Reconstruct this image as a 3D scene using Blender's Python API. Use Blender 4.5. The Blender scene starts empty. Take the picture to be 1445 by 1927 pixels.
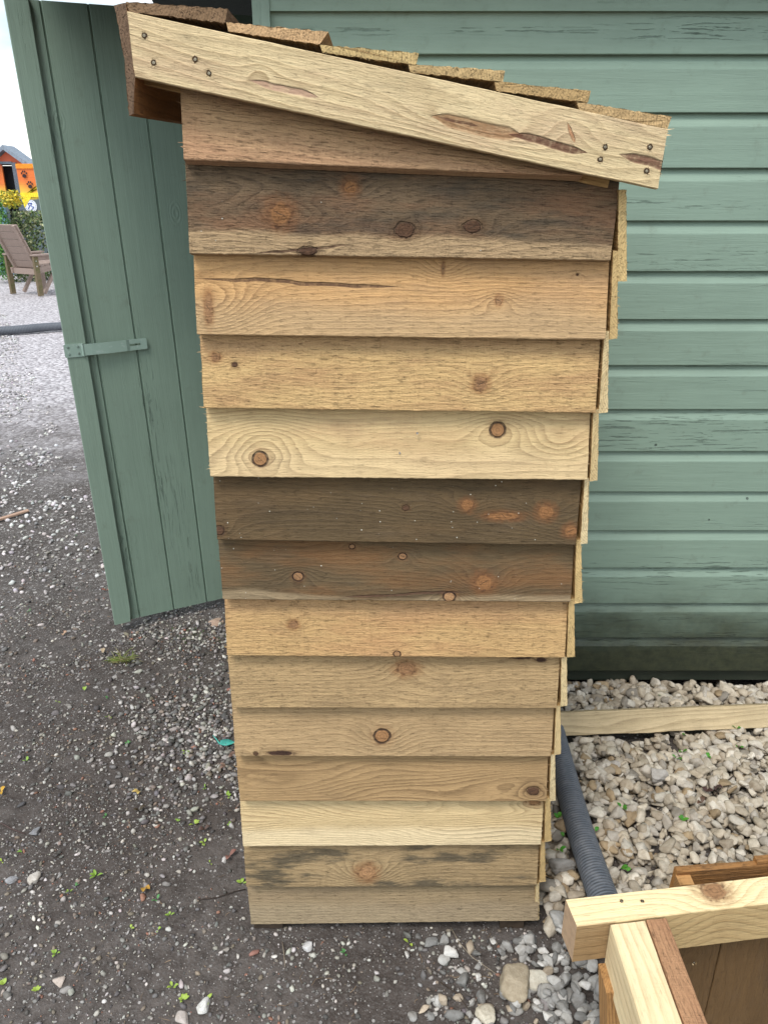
import bpy, bmesh, math, random
import numpy as np
from mathutils import Vector, Matrix, Euler, noise as mnoise
R = math.radians
sc = bpy.context.scene
COL = sc.collection

# ------------------------------------------------------------------ camera
PITCH, FPX, CH = 22.25, 1447.0, 1.5
cam_d = bpy.data.cameras.new('camera'); cam = bpy.data.objects.new('camera', cam_d); COL.objects.link(cam)
cam.location = (0, 0, CH); cam.rotation_euler = (R(90 - PITCH), 0, 0)
cam_d.sensor_fit = 'VERTICAL'; cam_d.sensor_height = 36.0; cam_d.lens = FPX / 1927.0 * 36.0
cam_d.clip_start = .05; cam_d.clip_end = 600
sc.camera = cam
# ------------------------------------------------------------------ sky, sun, exposure (bright overcast)
SUN_EL, SUN_AZ = 58, 200
w = bpy.data.worlds.new("World"); sc.world = w; w.use_nodes = True
wn = w.node_tree.nodes; wl = w.node_tree.links; wn.clear()
wo = wn.new('ShaderNodeOutputWorld'); bg = wn.new('ShaderNodeBackground'); sky = wn.new('ShaderNodeTexSky')
sky.sky_type = 'NISHITA'; sky.sun_disc = False; sky.sun_elevation = R(SUN_EL); sky.sun_rotation = R(SUN_AZ)
sky.air_density = 1.6; sky.dust_density = 1.0
hs = wn.new('ShaderNodeHueSaturation'); hs.inputs['Saturation'].default_value = .22; hs.inputs['Value'].default_value = 1.9
wtc = wn.new('ShaderNodeTexCoord'); wmp = wn.new('ShaderNodeMapping'); wmp.inputs['Scale'].default_value = (1, 1, 2.6)
wno = wn.new('ShaderNodeTexNoise'); wno.inputs['Scale'].default_value = 3.2; wno.inputs['Detail'].default_value = 7
wcr = wn.new('ShaderNodeValToRGB'); wcr.color_ramp.elements[0].position = .38; wcr.color_ramp.elements[0].color = (.44, .54, .61, 1)
wcr.color_ramp.elements[1].position = .62; wcr.color_ramp.elements[1].color = (1.2, 1.2, 1.2, 1)
wmx = wn.new('ShaderNodeMix'); wmx.data_type = 'RGBA'; wmx.blend_type = 'MULTIPLY'; wmx.inputs['Factor'].default_value = 1
wl.new(wtc.outputs['Generated'], wmp.inputs['Vector']); wl.new(wmp.outputs[0], wno.inputs['Vector']); wl.new(wno.outputs['Fac'], wcr.inputs['Fac'])
wl.new(sky.outputs[0], hs.inputs['Color']); wl.new(hs.outputs[0], wmx.inputs[6]); wl.new(wcr.outputs[0], wmx.inputs[7])
wl.new(wmx.outputs[2], bg.inputs['Color']); bg.inputs['Strength'].default_value = .13; wl.new(bg.outputs[0], wo.inputs['Surface'])
sd = bpy.data.lights.new('sun', 'SUN'); sd.energy = 1.9; sd.angle = R(18); sd.color = (1, .955, .89)
sun = bpy.data.objects.new('sun', sd); COL.objects.link(sun)
sun.rotation_euler = (R(90 - SUN_EL), 0, R(-28))       # from behind the camera, a little to its left
sc.view_settings.view_transform = 'Standard'; sc.view_settings.look = 'None'; sc.view_settings.gamma = 1
sc.view_settings.exposure = 0.32

# ------------------------------------------------------------------ helpers
_th = R(PITCH)
def P(u, v, Y=None, Z=None):
    """photo pixel -> world point at depth Y or height Z"""
    a = (u - 722.5) / FPX; b = (963.5 - v) / FPX
    d = Vector((a, math.cos(_th) + b * math.sin(_th), -math.sin(_th) + b * math.cos(_th)))
    t = Y / d.y if Y is not None else (Z - CH) / d.z
    return Vector((0, 0, CH)) + d * t
def S(r, g, b):
    f = lambda c: (c / 255 / 12.92) if c <= 10 else ((c / 255 + .055) / 1.055) ** 2.4
    return (f(r), f(g), f(b), 1)
def tag(o, label=None, cat=None, group=None, kind=None):
    if label: o['label'] = label
    if cat: o['category'] = cat
    if group: o['group'] = group
    if kind: o['kind'] = kind
    return o
def empty(name, loc, label, cat, group=None, rz=0):
    o = bpy.data.objects.new(name, None); COL.objects.link(o); o.empty_display_size = .1
    o.location = loc; o.rotation_euler = (0, 0, rz)
    return tag(o, label, cat, group)
def place(o, M, parent):
    if parent is None: o.matrix_world = M; return
    pm = Matrix.Identity(4); chain = []; q = parent
    while q is not None: chain.append(q); q = q.parent
    for q in reversed(chain): pm = pm @ q.matrix_basis
    o.parent = parent
    o.matrix_basis = pm.inverted() @ M
def mesh_obj(name, verts, faces, mat=None, parent=None, M=None, smooth=False, local=False):
    me = bpy.data.meshes.new(name); me.from_pydata([tuple(v) for v in verts], [], faces); me.update()
    o = bpy.data.objects.new(name, me); COL.objects.link(o)
    if mat: me.materials.append(mat)
    if smooth: me.polygons.foreach_set('use_smooth', [True] * len(me.polygons))
    if local: o.parent = parent; o.matrix_basis = M or Matrix.Identity(4)
    else: place(o, M or Matrix.Identity(4), parent)
    return o
class MB:
    def __init__(s): s.v = []; s.f = []
    def add(s, vs, fs):
        n = len(s.v); s.v += [Vector(v) for v in vs]; s.f += [[i + n for i in f] for f in fs]
    def box(s, x0, x1, y0, y1, z0, z1, M=None):
        vs = [Vector((x, y, z)) for x in (x0, x1) for y in (y0, y1) for z in (z0, z1)]
        if M: vs = [M @ v for v in vs]
        s.add(vs, [[0, 1, 3, 2], [4, 6, 7, 5], [0, 4, 5, 1], [2, 3, 7, 6], [0, 2, 6, 4], [1, 5, 7, 3]])
    def prism(s, poly, d):
        """closed polygon (3D points) pushed along d"""
        n = len(poly); poly = [Vector(p) for p in poly]; d = Vector(d)
        s.add(poly + [p + d for p in poly], [list(range(n))[::-1], list(range(n, 2 * n))] + [[i, (i + 1) % n, n + (i + 1) % n, n + i] for i in range(n)])
    def tube(s, pts, rad, n=8, cap=True):
        pts = [Vector(p) for p in pts]; rs = rad if isinstance(rad, (list, tuple)) else [rad] * len(pts)
        vs = []; u = None
        for i, p in enumerate(pts):
            t = (pts[min(i + 1, len(pts) - 1)] - pts[max(i - 1, 0)]).normalized()
            if u is None: u = t.orthogonal().normalized()
            u = (u - t * u.dot(t)).normalized(); w_ = t.cross(u)
            for k in range(n):
                a = 2 * math.pi * k / n; vs.append(p + (u * math.cos(a) + w_ * math.sin(a)) * rs[i])
        fs = [[i * n + k, i * n + (k + 1) % n, (i + 1) * n + (k + 1) % n, (i + 1) * n + k] for i in range(len(pts) - 1) for k in range(n)]
        if cap: fs += [list(range(n))[::-1], [(len(pts) - 1) * n + k for k in range(n)]]
        s.add(vs, fs)
    def build(s, name, mat, parent=None, M=None, smooth=False, local=False, fix=True):
        o = mesh_obj(name, s.v, s.f, mat, parent, M, smooth, local)
        if fix:
            bm = bmesh.new(); bm.from_mesh(o.data); bmesh.ops.recalc_face_normals(bm, faces=bm.faces); bm.to_mesh(o.data); bm.free()
        return o

# ------------------------------------------------------------------ node DSL
class NT:
    def __init__(s, name):
        s.m = bpy.data.materials.new(name); s.m.use_nodes = True; s.t = s.m.node_tree; s.n = s.t.nodes; s.l = s.t.links
        s.b = s.n['Principled BSDF']; s.b.inputs['Specular IOR Level'].default_value = .3
        s.tc = s.n.new('ShaderNodeTexCoord')
    def put(s, sock, v):
        if isinstance(v, bpy.types.NodeSocket): s.l.new(v, sock)
        elif v is not None: sock.default_value = v
    def M(s, op, a, b=None, c=None, clamp=False):
        n = s.n.new('ShaderNodeMath'); n.operation = op; n.use_clamp = clamp
        for i, v in enumerate((a, b, c)):
            if v is not None: s.put(n.inputs[i], v)
        return n.outputs[0]
    def map(s, vec, scale=(1, 1, 1), loc=(0, 0, 0)):
        n = s.n.new('ShaderNodeMapping'); s.put(n.inputs['Vector'], vec); n.inputs['Scale'].default_value = scale; n.inputs['Location'].default_value = loc
        return n.outputs[0]
    def noise(s, vec, scale=1, detail=2, rough=.5, dist=0):
        n = s.n.new('ShaderNodeTexNoise'); s.put(n.inputs['Vector'], vec); n.inputs['Scale'].default_value = scale
        n.inputs['Detail'].default_value = detail; n.inputs['Roughness'].default_value = rough; n.inputs['Distortion'].default_value = dist
        return n.outputs['Fac']
    def voro(s, vec, scale=1, feat='F1', rnd=1):
        n = s.n.new('ShaderNodeTexVoronoi'); s.put(n.inputs['Vector'], vec); n.feature = feat; n.inputs['Scale'].default_value = scale; n.inputs['Randomness'].default_value = rnd
        return n
    def xyz(s, vec):
        n = s.n.new('ShaderNodeSeparateXYZ'); s.put(n.inputs[0], vec); return n.outputs
    def ss(s, x, a, b, lo=0., hi=1.):
        n = s.n.new('ShaderNodeMapRange'); n.interpolation_type = 'SMOOTHSTEP'; s.put(n.inputs[0], x)
        n.inputs[1].default_value = a; n.inputs[2].default_value = b; n.inputs[3].default_value = lo; n.inputs[4].default_value = hi
        return n.outputs[0]
    def mix(s, f, a, b, mode='MIX'):
        n = s.n.new('ShaderNodeMix'); n.data_type = 'RGBA'; n.blend_type = mode
        s.put(n.inputs[0], f); s.put(n.inputs[6], a); s.put(n.inputs[7], b); return n.outputs[2]
    def bump(s, h, dist, strength=1.0, nrm=None):
        n = s.n.new('ShaderNodeBump'); s.put(n.inputs['Height'], h); n.inputs['Distance'].default_value = dist; n.inputs['Strength'].default_value = strength
        if nrm is not None: s.l.new(nrm, n.inputs['Normal'])
        return n.outputs[0]
    def out(s, col=None, rough=None, nrm=None):
        if col is not None: s.put(s.b.inputs['Base Color'], col)
        if rough is not None: s.put(s.b.inputs['Roughness'], rough)
        if nrm is not None: s.put(s.b.inputs['Normal'], nrm)
        return s.m

def wood(name, light, late, seed=0, freq=95, amp=.03, contrast=.55, knots=(), tint=None, tintamt=.3, strip=None,
         endc=None, sawn=.5, specks=0, lines=(), blot=.25, grey=0, wavelen=1.0, fibre=.5, side=None):
    """sawn timber: growth rings bent round the knots, fibre, saw marks, end grain; x runs along the board, metres"""
    t = NT(name); rnd = random.Random(seed); late = tuple(x * .68 for x in late[:3]) + (1,)
    warm = lambda c: (c[0] * 1.02, c[1] * .985, c[2] * .96, 1)
    light = warm(light)
    p = t.map(t.tc.outputs['Object'], (1, 1, 1), (0, 0, 0)); c = t.xyz(p)
    so = rnd.uniform(0, 60)
    q = t.map(p, (1.5 * wavelen, 5, 9), (so, so * .7, so * 1.3))
    low = t.noise(q, 1, 2, .45)
    wob = t.noise(t.map(p, (7, 40, 60), (so, 0, 0)), 1, 3, .55)
    g = t.M('ADD', c[2], t.M('MULTIPLY', c[1], .9))
    g = t.M('ADD', g, t.M('MULTIPLY', t.M('SUBTRACT', low, .5), amp * 4))
    g = t.M('ADD', g, t.M('MULTIPLY', t.M('SUBTRACT', wob, .5), .006))
    g = t.M('ADD', g, t.M('MULTIPLY', t.M('SUBTRACT', t.noise(t.map(p, (45, 160, 190), (so, 6, 0)), 1, 3, .6), .5), .0032))
    kd = []; prox = None
    dw = t.M('MULTIPLY', t.M('SUBTRACT', t.noise(t.map(p, (55, 60, 75), (so, 0, 3)), 1, 4, .65), .5), .95)
    dn_ = t.noise(t.map(p, (110, 110, 110), (so, 8, 3)), 1, 3, .6)
    for k in knots:
        x, z, r, kind = k[:4]; ax = k[4] if len(k) > 4 else 1.15
        dx = t.M('SUBTRACT', c[0], x); dz = t.M('SUBTRACT', c[2], z)
        d = t.M('SQRT', t.M('ADD', t.M('POWER', t.M('ABSOLUTE', t.M('DIVIDE', dx, r * ax)), 2), t.M('POWER', t.M('ABSOLUTE', t.M('DIVIDE', dz, r)), 2)))
        d = t.M('ADD', d, t.M('MULTIPLY', dw, .35) if kind == 'r' else dw)
        kd.append((d, dx, dz, r, kind))

        e = t.M('SQRT', t.M('ADD', t.M('POWER', t.M('ABSOLUTE', t.M('DIVIDE', dx, r * 3.4 * max(1, ax * .7))), 2), t.M('POWER', t.M('ABSOLUTE', t.M('DIVIDE', dz, r * 2.2)), 2)))
        ee = t.M('EXPONENT', t.M('MULTIPLY', t.M('POWER', e, 2), -1))
        g = t.M('ADD', g, t.M('MULTIPLY', ee, r * (3.0 if kind != 's' else 2.2) * (1 if rnd.random() < .5 else -1)))
        prox = ee if prox is None else t.M('MAXIMUM', prox, ee)
    ph = t.M('FRACT', t.M('MULTIPLY', g, freq))
    up = t.M('POWER', ph, 1.8); dn = t.ss(ph, .84, 1.0, 1, 0)
    ring = t.M('MULTIPLY', up, dn)
    cvar = t.ss(t.noise(t.map(p, (2, 10, 14), (so + 9, 0, 0)), 1, 2), .3, .7, .35, 1.0)
    if prox is not None: cvar = t.M('ADD', cvar, t.M('MULTIPLY', prox, .5))
    ringc = t.M('MULTIPLY', t.M('MULTIPLY', ring, cvar), contrast * 1.3, clamp=True)
    ringc = t.M('MULTIPLY', ringc, t.ss(t.noise(t.map(p, (10, 200, 260), (so, 1, 6)), 1, 4, .7), .25, .65, .45, 1.15))
    col = t.mix(ringc, light, late)
    b1 = t.noise(t.map(p, (5, 12, 12), (so + 20, 1, 2)), 1, 4, .6)
    col = t.mix(t.ss(b1, .35, .75, 0, blot), col, tuple(x * .55 for x in late[:3]) + (1,))
    if tint: col = t.mix(t.ss(t.noise(t.map(p, (4, 12, 16), (so + 33, 5, 2)), 1, 4, .6), .42, .66, 0, tintamt), col, tint)
    if grey: col = t.mix(t.ss(t.noise(t.map(p, (6, 18, 26), (so + 51, 5, 2)), 1, 5, .65), .48, .62, 0, grey), col, (.035, .035, .028, 1))
    for z0, scol, samt, soft in (strip or ()):      # pale / dark band along one edge, wavy border
        zz = t.M('ADD', c[2], t.M('MULTIPLY', t.M('SUBTRACT', t.noise(t.map(p, (4, 5, 5), (so + 7, 0, 0)), 1, 3), .5), .05))
        col = t.mix(t.ss(zz, z0 - soft, z0 + soft, samt, 0) if soft > 0 else t.ss(zz, z0 + soft, z0 - soft, 0, samt), col, t.mix(ringc, scol, tuple(x * .5 for x in scol[:3]) + (1,)))
    fib = t.noise(t.map(p, (14, 400, 520), (so, 2, 2)), 1, 3, .6)
    pit = t.ss(t.noise(t.map(p, (48, 330, 400), (so, 7, 2)), 1, 5, .75), .54, .74)
    col = t.mix(t.M('MULTIPLY', pit, .12 + .15 * sawn), col, tuple(x * .38 for x in late[:3]) + (1,))
    hl = t.ss(t.noise(t.map(p, (40, 300, 350), (so + 4, 7, 9)), 1, 5, .75), .54, .72)
    col = t.mix(t.M('MULTIPLY', hl, .14 + .2 * sawn), col, tuple(min(.85, x * 1.45 + .04) for x in light[:3]) + (1,))
    grime = t.noise(t.map(p, (9, 20, 24), (so + 70, 7, 9)), 1, 6, .7)
    col = t.mix(t.ss(grime, .5, .72, 0, .22), col, (.125, .088, .058, 1))
    col = t.mix(t.ss(fib, .3, .7, 0, .30 * fibre + .1), col, t.mix(.5, col, (.03, .02, .012, 1)))
    for d, dx, dz, r, kind in kd:
        if kind == 's': continue
        rp = t.M('FRACT', t.M('MULTIPLY', d, 3.2 if r > .008 else 2))
        halo = t.M('MULTIPLY', t.ss(d, .8, 2.1, 1, 0), t.ss(dn_, .25, .65, .35, 1))
        dark = kind in ('d', 'b')
        hc = (.11, .055, .022, 1) if dark else ((.24, .098, .034, 1) if light[0] > .25 else (.19, .078, .028, 1))
        col = t.mix(t.M('MULTIPLY', halo, (.5 if kind != 'o' else .72) if kind != 'r' else .35), col, hc)
        core = t.ss(d, .6 if kind == 'o' else .78, 1.12 if kind == 'o' else 1.02, 1, 0)
        cc = (.055, .026, .016, 1) if kind == 'b' else ((.10, .050, .026, 1) if kind == 'd' else rnd.choice([(.34, .175, .075, 1), (.31, .165, .078, 1), (.38, .21, .10, 1)]))
        if kind == 'o' and light[0] < .25: cc = (.27, .125, .048, 1)
        cc2 = tuple(x * .45 for x in cc[:3]) + (1,)
        col = t.mix(core, col, t.mix(t.M('ADD', t.M('MULTIPLY', t.M('POWER', rp, 2), .6), t.ss(dn_, .45, .7, 0, .4)), cc, cc2))
        rim = t.M('MULTIPLY', t.ss(d, .74, .93, 0, 1), t.ss(d, .98, 1.22, 1, 0))
        col = t.mix(t.M('MULTIPLY', rim, t.ss(dn_, .3, .6, .55, .95) if kind in 'r' else t.ss(dn_, .42, .7, .0, .7)), col, (.035, .017, .011, 1))
        # heart check
        ck = t.M('ADD', t.M('MULTIPLY', dx, rnd.choice([.4, -.5, .9])), dz)
        ck = t.M('MULTIPLY', t.ss(t.M('ABSOLUTE', t.M('ADD', ck, t.M('MULTIPLY', dw, r * .5))), .0004, .0011, 1, 0), t.ss(d, .35, .7, 1, 0))
        if rnd.random() < .45 and r > .006: col = t.mix(t.M('MULTIPLY', ck, .7), col, (.03, .018, .012, 1))
    hdark = None
    for ln_ in lines:
        x0, z0, x1, z1, wd = ln_[:5]; lcol = ln_[5] if len(ln_) > 5 else (.085, .042, .024, 1)              # long dark shakes / bark streaks
        L = math.hypot(x1 - x0, z1 - z0); ux, uz = (x1 - x0) / L, (z1 - z0) / L
        a = t.M('ADD', t.M('MULTIPLY', t.M('SUBTRACT', c[0], x0), ux), t.M('MULTIPLY', t.M('SUBTRACT', c[2], z0), uz))
        b = t.M('ADD', t.M('MULTIPLY', t.M('SUBTRACT', c[0], x0), -uz), t.M('MULTIPLY', t.M('SUBTRACT', c[2], z0), ux))
        b = t.M('ADD', b, t.M('MULTIPLY', t.M('SUBTRACT', t.noise(t.map(p, (14, 9, 9), (so, 4, 4)), 1, 2), .5), .012))
        inn = t.M('MULTIPLY', t.ss(a, -.004, L * .25, 0, 1), t.ss(a, L * .8, L * 1.03, 1, 0))
        wv = t.M('MULTIPLY', inn, wd)
        mk = t.ss(t.M('DIVIDE', t.M('ABSOLUTE', b), t.M('ADD', wv, .0002)), .7, 1.25, 1, 0)
        mk = t.M('MULTIPLY', mk, t.ss(inn, 0, .15))
        col = t.mix(t.M('MULTIPLY', mk, t.ss(dn_, .2, .6, .45, .9)), col, lcol)
        hdark = mk if hdark is None else t.M('MAXIMUM', hdark, mk)
    if specks:
        v = t.voro(t.map(p, (1, 1, 1), (so, 0, 0)), 95)
        sp = t.M('MULTIPLY', t.ss(v.outputs['Distance'], .05, .13, 1, 0), t.M('GREATER_THAN', t.xyz(v.outputs['Color'])[0], 1 - specks))
        col = t.mix(t.M('MULTIPLY', sp, t.ss(t.noise(p, 9, 3), .4, .6)), col, (.6, .58, .5, 1))
    sawc = t.noise(t.map(p, (330, 16, 34), (so, 3, 1)), 1, 3, .6)
    col = t.mix(t.ss(sawc, .52, .72, 0, .10 + .22 * sawn), col, t.mix(1, col, (.55, .5, .45, 1), 'MULTIPLY'))
    # end grain
    nx = t.M('ABSOLUTE', t.xyz(t.tc.outputs['Normal'])[0])
    ef = t.ss(nx, .6, .8)
    er = t.M('SQRT', t.M('ADD', t.M('POWER', t.M('ABSOLUTE', t.M('ADD', c[1], .045)), 2), t.M('POWER', t.M('ABSOLUTE', t.M('SUBTRACT', c[2], rnd.uniform(-.04, .04))), 2)))
    er = t.M('ADD', er, t.M('MULTIPLY', t.noise(p, 60, 2), .003))
    erg = t.M('POWER', t.M('FRACT', t.M('MULTIPLY', er, 260)), 2)
    ec = endc or tuple(x * .75 for x in light[:3]) + (1,)
    ecol = t.mix(t.M('MULTIPLY', erg, .55), ec, tuple(x * .45 for x in ec[:3]) + (1,))
    ecol = t.mix(t.ss(t.noise(p, 60, 3, .6), .4, .7, 0, .28), ecol, tuple(x * .35 for x in ec[:3]) + (1,))
    col = t.mix(ef, col, ecol)
    # relief
    saw = t.noise(t.map(p, (420, 30, 12), (so, 3, 1)), 1, 2, .5)
    ruf = t.noise(t.map(p, (90, 300, 380), (so, 3, 5)), 1, 4, .65)
    h = t.M('ADD', t.M('MULTIPLY', saw, .35 * sawn), t.M('ADD', t.M('MULTIPLY', ruf, .5 + .5 * sawn), t.M('MULTIPLY', fib, .5)))
    h = t.M('ADD', h, t.M('MULTIPLY', ring, .35))
    h = t.M('MULTIPLY', h, t.M('SUBTRACT', 1, t.M('MULTIPLY', ef, .75)))
    if hdark is not None: h = t.M('SUBTRACT', h, t.M('MULTIPLY', hdark, 1.0))
    for d, dx, dz, r, kind in kd:
        if kind in 'rd': h = t.M('SUBTRACT', h, t.M('MULTIPLY', t.M('MULTIPLY', t.ss(d, .74, .93), t.ss(d, .98, 1.15, 1, 0)), 1.2))
    h = t.M('SUBTRACT', h, t.M('MULTIPLY', pit, .5 * sawn + .2))
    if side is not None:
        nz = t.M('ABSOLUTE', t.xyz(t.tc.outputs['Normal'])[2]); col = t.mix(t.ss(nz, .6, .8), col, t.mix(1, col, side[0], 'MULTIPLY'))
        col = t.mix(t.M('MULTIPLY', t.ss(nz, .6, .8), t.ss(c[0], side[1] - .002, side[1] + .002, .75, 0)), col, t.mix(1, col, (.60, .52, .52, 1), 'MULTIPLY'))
    return t.out(col, .82, t.bump(h, .0017 + .0014 * sawn, 1.0))

def paint(name, base, vertical=False, crack=.5, algae=None, seed=0):
    """green outdoor paint over planed timber: raised grain, fine checks, dents, faint dirt"""
    t = NT(name); p = t.tc.outputs['Object']; c = t.xyz(p)
    sx = (1, 1, .05) if vertical else (.05, 1, 1)
    st = lambda k, o: t.map(p, tuple(k * x for x in sx), (seed + o, o, o * .5))
    n1 = t.noise(p, 3.5, 4, .6); n2 = t.noise(st(90, 3), 1, 4, .6); n3 = t.noise(st(330, 7), 1, 3, .6)
    col = t.mix(t.ss(n1, .3, .7, 0, .35), base, tuple(x * .78 for x in base[:3]) + (1,))
    col = t.mix(t.ss(n2, .35, .7, 0, .22), col, tuple(min(1, x * 1.28) for x in base[:3]) + (1,))
    zone = t.ss(t.noise(st(9, 12), 1, 3, .6), .52, .64)
    ck = t.M('MULTIPLY', t.ss(t.noise(st(190, 20), 1, 4, .75), .57, .64), zone)
    col = t.mix(t.M('MULTIPLY', ck, crack), col, (.022, .034, .034, 1))
    spk = t.voro(t.map(p, (1, 1, 1) , (seed, 0, 0)), 7)
    sk = t.M('MULTIPLY', t.ss(spk.outputs['Distance'], .022, .034, 1, 0), t.M('GREATER_THAN', t.xyz(spk.outputs['Color'])[1], .55))
    col = t.mix(t.M('MULTIPLY', sk, .75), col, (.03, .04, .035, 1))
    dirt = t.noise(p, 22, 6, .7)
    col = t.mix(t.ss(dirt, .55, .75, 0, .25), col, (.10, .10, .075, 1))
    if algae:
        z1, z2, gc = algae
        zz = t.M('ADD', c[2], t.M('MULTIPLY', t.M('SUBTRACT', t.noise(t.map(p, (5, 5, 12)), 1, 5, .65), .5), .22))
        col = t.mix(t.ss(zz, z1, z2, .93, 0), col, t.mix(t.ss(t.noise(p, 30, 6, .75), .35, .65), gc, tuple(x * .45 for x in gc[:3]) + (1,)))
    # painted-over knots show as raised rings
    kv = t.voro(t.map(p, (1, 1, .5) if vertical else (.5, 1, 1), (seed + 2, 0, 0)), 5.5)
    kr = t.M('MULTIPLY', t.M('SINE', t.M('MULTIPLY', kv.outputs['Distance'], 150)), t.ss(kv.outputs['Distance'], .05, .16, 1, 0))
    kr = t.M('MULTIPLY', kr, t.M('GREATER_THAN', t.xyz(kv.outputs['Color'])[2], .6))
    h = t.M('ADD', t.M('MULTIPLY', n2, .5), t.M('ADD', t.M('MULTIPLY', n3, .35), t.M('MULTIPLY', kr, .25)))
    h = t.M('SUBTRACT', h, t.M('ADD', t.M('MULTIPLY', ck, .7), sk))
    return t.out(col, t.ss(dirt, .3, .7, .42, .6), t.bump(h, .0017, .9))

def plain(name, col, rough=.7, metal=0, nscale=40, var=.25, bumpd=0.0, seed=0):
    t = NT(name); p = t.map(t.tc.outputs['Object'], (1, 1, 1), (seed, 0, 0))
    n = t.noise(p, nscale, 4, .6)
    cc = t.mix(t.ss(n, .3, .7, 0, 1), tuple(x * (1 - var) for x in col[:3]) + (1,), tuple(min(1, x * (1 + var)) for x in col[:3]) + (1,))
    t.b.inputs['Metallic'].default_value = metal
    return t.out(cc, rough, t.bump(n, bumpd) if bumpd else None)

# ------------------------------------------------------------------ planks
def plank(name, TL, TR, BR, BL, ttop, tbot, mat, parent, seed=0, rag=.0006, n=60, spl=(0, 0), label=None, yd=Vector((0, 1, 0)), ragend=.0005):
    """feather-edged board from the four corners of its front face; TL..BL world, thickness along +yd"""
    rnd = random.Random(seed + 77)
    O = (TL + TR + BR + BL) / 4; ex = ((TR - TL) + (BR - BL)).normalized(); ez0 = ((TL - BL) + (TR - BR)).normalized()
    ey = ez0.cross(ex).normalized(); ez = ex.cross(ey).normalized()
    if ey.dot(yd) < 0: ey = -ey
    M = Matrix((( ex.x, ey.x, ez.x, O.x), (ex.y, ey.y, ez.y, O.y), (ex.z, ey.z, ez.z, O.z), (0, 0, 0, 1)))
    if M.determinant() < 0:
        ex = -ex; M = Matrix((( ex.x, ey.x, ez.x, O.x), (ex.y, ey.y, ez.y, O.y), (ex.z, ey.z, ez.z, O.z), (0, 0, 0, 1)))
        TL, TR, BL, BR = TR, TL, BR, BL
    Mi = M.inverted(); tl, tr, br, bl = Mi @ TL, Mi @ TR, Mi @ BR, Mi @ BL
    vs = []; nz = 6; so = rnd.uniform(0, 50); bv = .0012
    for i in range(n + 1):
        a = i / n
        T = tl.lerp(tr, a); B = bl.lerp(br, a)
        jb = (.7 * mnoise.noise(Vector((a * 9, so, 0))) + .7 * mnoise.noise(Vector((a * 70, so, 5))) + .6 * mnoise.noise(Vector((a * 190, so, 5)))) * rag * 1.2
        jt = (mnoise.noise(Vector((a * 19, so, 9)))) * rag
        B = B + Vector((0, 0, jb)); T = T + Vector((0, 0, jt))
        colm = []
        for k in range(nz + 1):
            b = k / nz; q = T.lerp(B, b)
            if i in (0, n): q = q + Vector((mnoise.noise(Vector((b * 14, so, i))) * ragend * 3, 0, 0))
            colm.append(q)
        front = [colm[0] + Vector((0, bv, 0))] + [colm[0] + Vector((0, 0, -bv))] + colm[1:-1] + [colm[-1] + Vector((0, 0, bv))] + [colm[-1] + Vector((0, bv, 0))]
        back = [B + Vector((0, tbot, 0)), T + Vector((0, ttop, 0))]
        vs += front + back
    m = nz + 5 - 0; m = len(vs) // (n + 1); fs = []
    for i in range(n):
        for k in range(m):
            k2 = (k + 1) % m; fs.append([i * m + k, (i + 1) * m + k, (i + 1) * m + k2, i * m + k2])
    fs.append(list(range(m))); fs.append([n * m + k for k in range(m)][::-1])
    mb = MB(); mb.add(vs, fs)
    L = (tr - tl).length
    for side, cnt in ((0, spl[0]), (1, spl[1])):
        for _ in range(cnt):
            b = rnd.random(); a0 = (tl.lerp(bl, b), tr.lerp(br, b))[side] + Vector(((.001, -.001)[side], rnd.uniform(0, 1) * (ttop + (tbot - ttop) * b) * .8, 0))
            ln = rnd.choice([.002, .003, .004, .006, .009]) * rnd.uniform(.6, 1.2); r_ = rnd.uniform(.0005, .0011)
            tip = a0 + Vector(((-1, 1)[side] * ln, rnd.uniform(-.3, .3) * ln, rnd.uniform(-.5, .35) * ln))
            mb.add([a0 + Vector((0, 0, r_)), a0 + Vector((0, r_, -r_)), a0 + Vector((0, -r_, -r_)), tip], [[0, 1, 3], [1, 2, 3], [2, 0, 3]])
    o = mb.build(name, mat, parent, M)
    if label: o['label'] = label
    return o, M
def beam(name, O, ex, ey, L, W, H, mat, parent, seed=0, n=24, rag=.0006, label=None, spl=(0, 0)):
    """squared timber: O = near lower left corner, ex length, ey width, z height"""
    ex = Vector(ex).normalized(); ey = Vector(ey).normalized(); ez = ex.cross(ey).normalized(); O = Vector(O)
    TL = O + ez * H; TR = TL + ex * L; BL = O; BR = O + ex * L
    return plank(name, TL, TR, BR, BL, W, W, mat, parent, seed, rag, n, spl, label, ey)[0]

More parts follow.
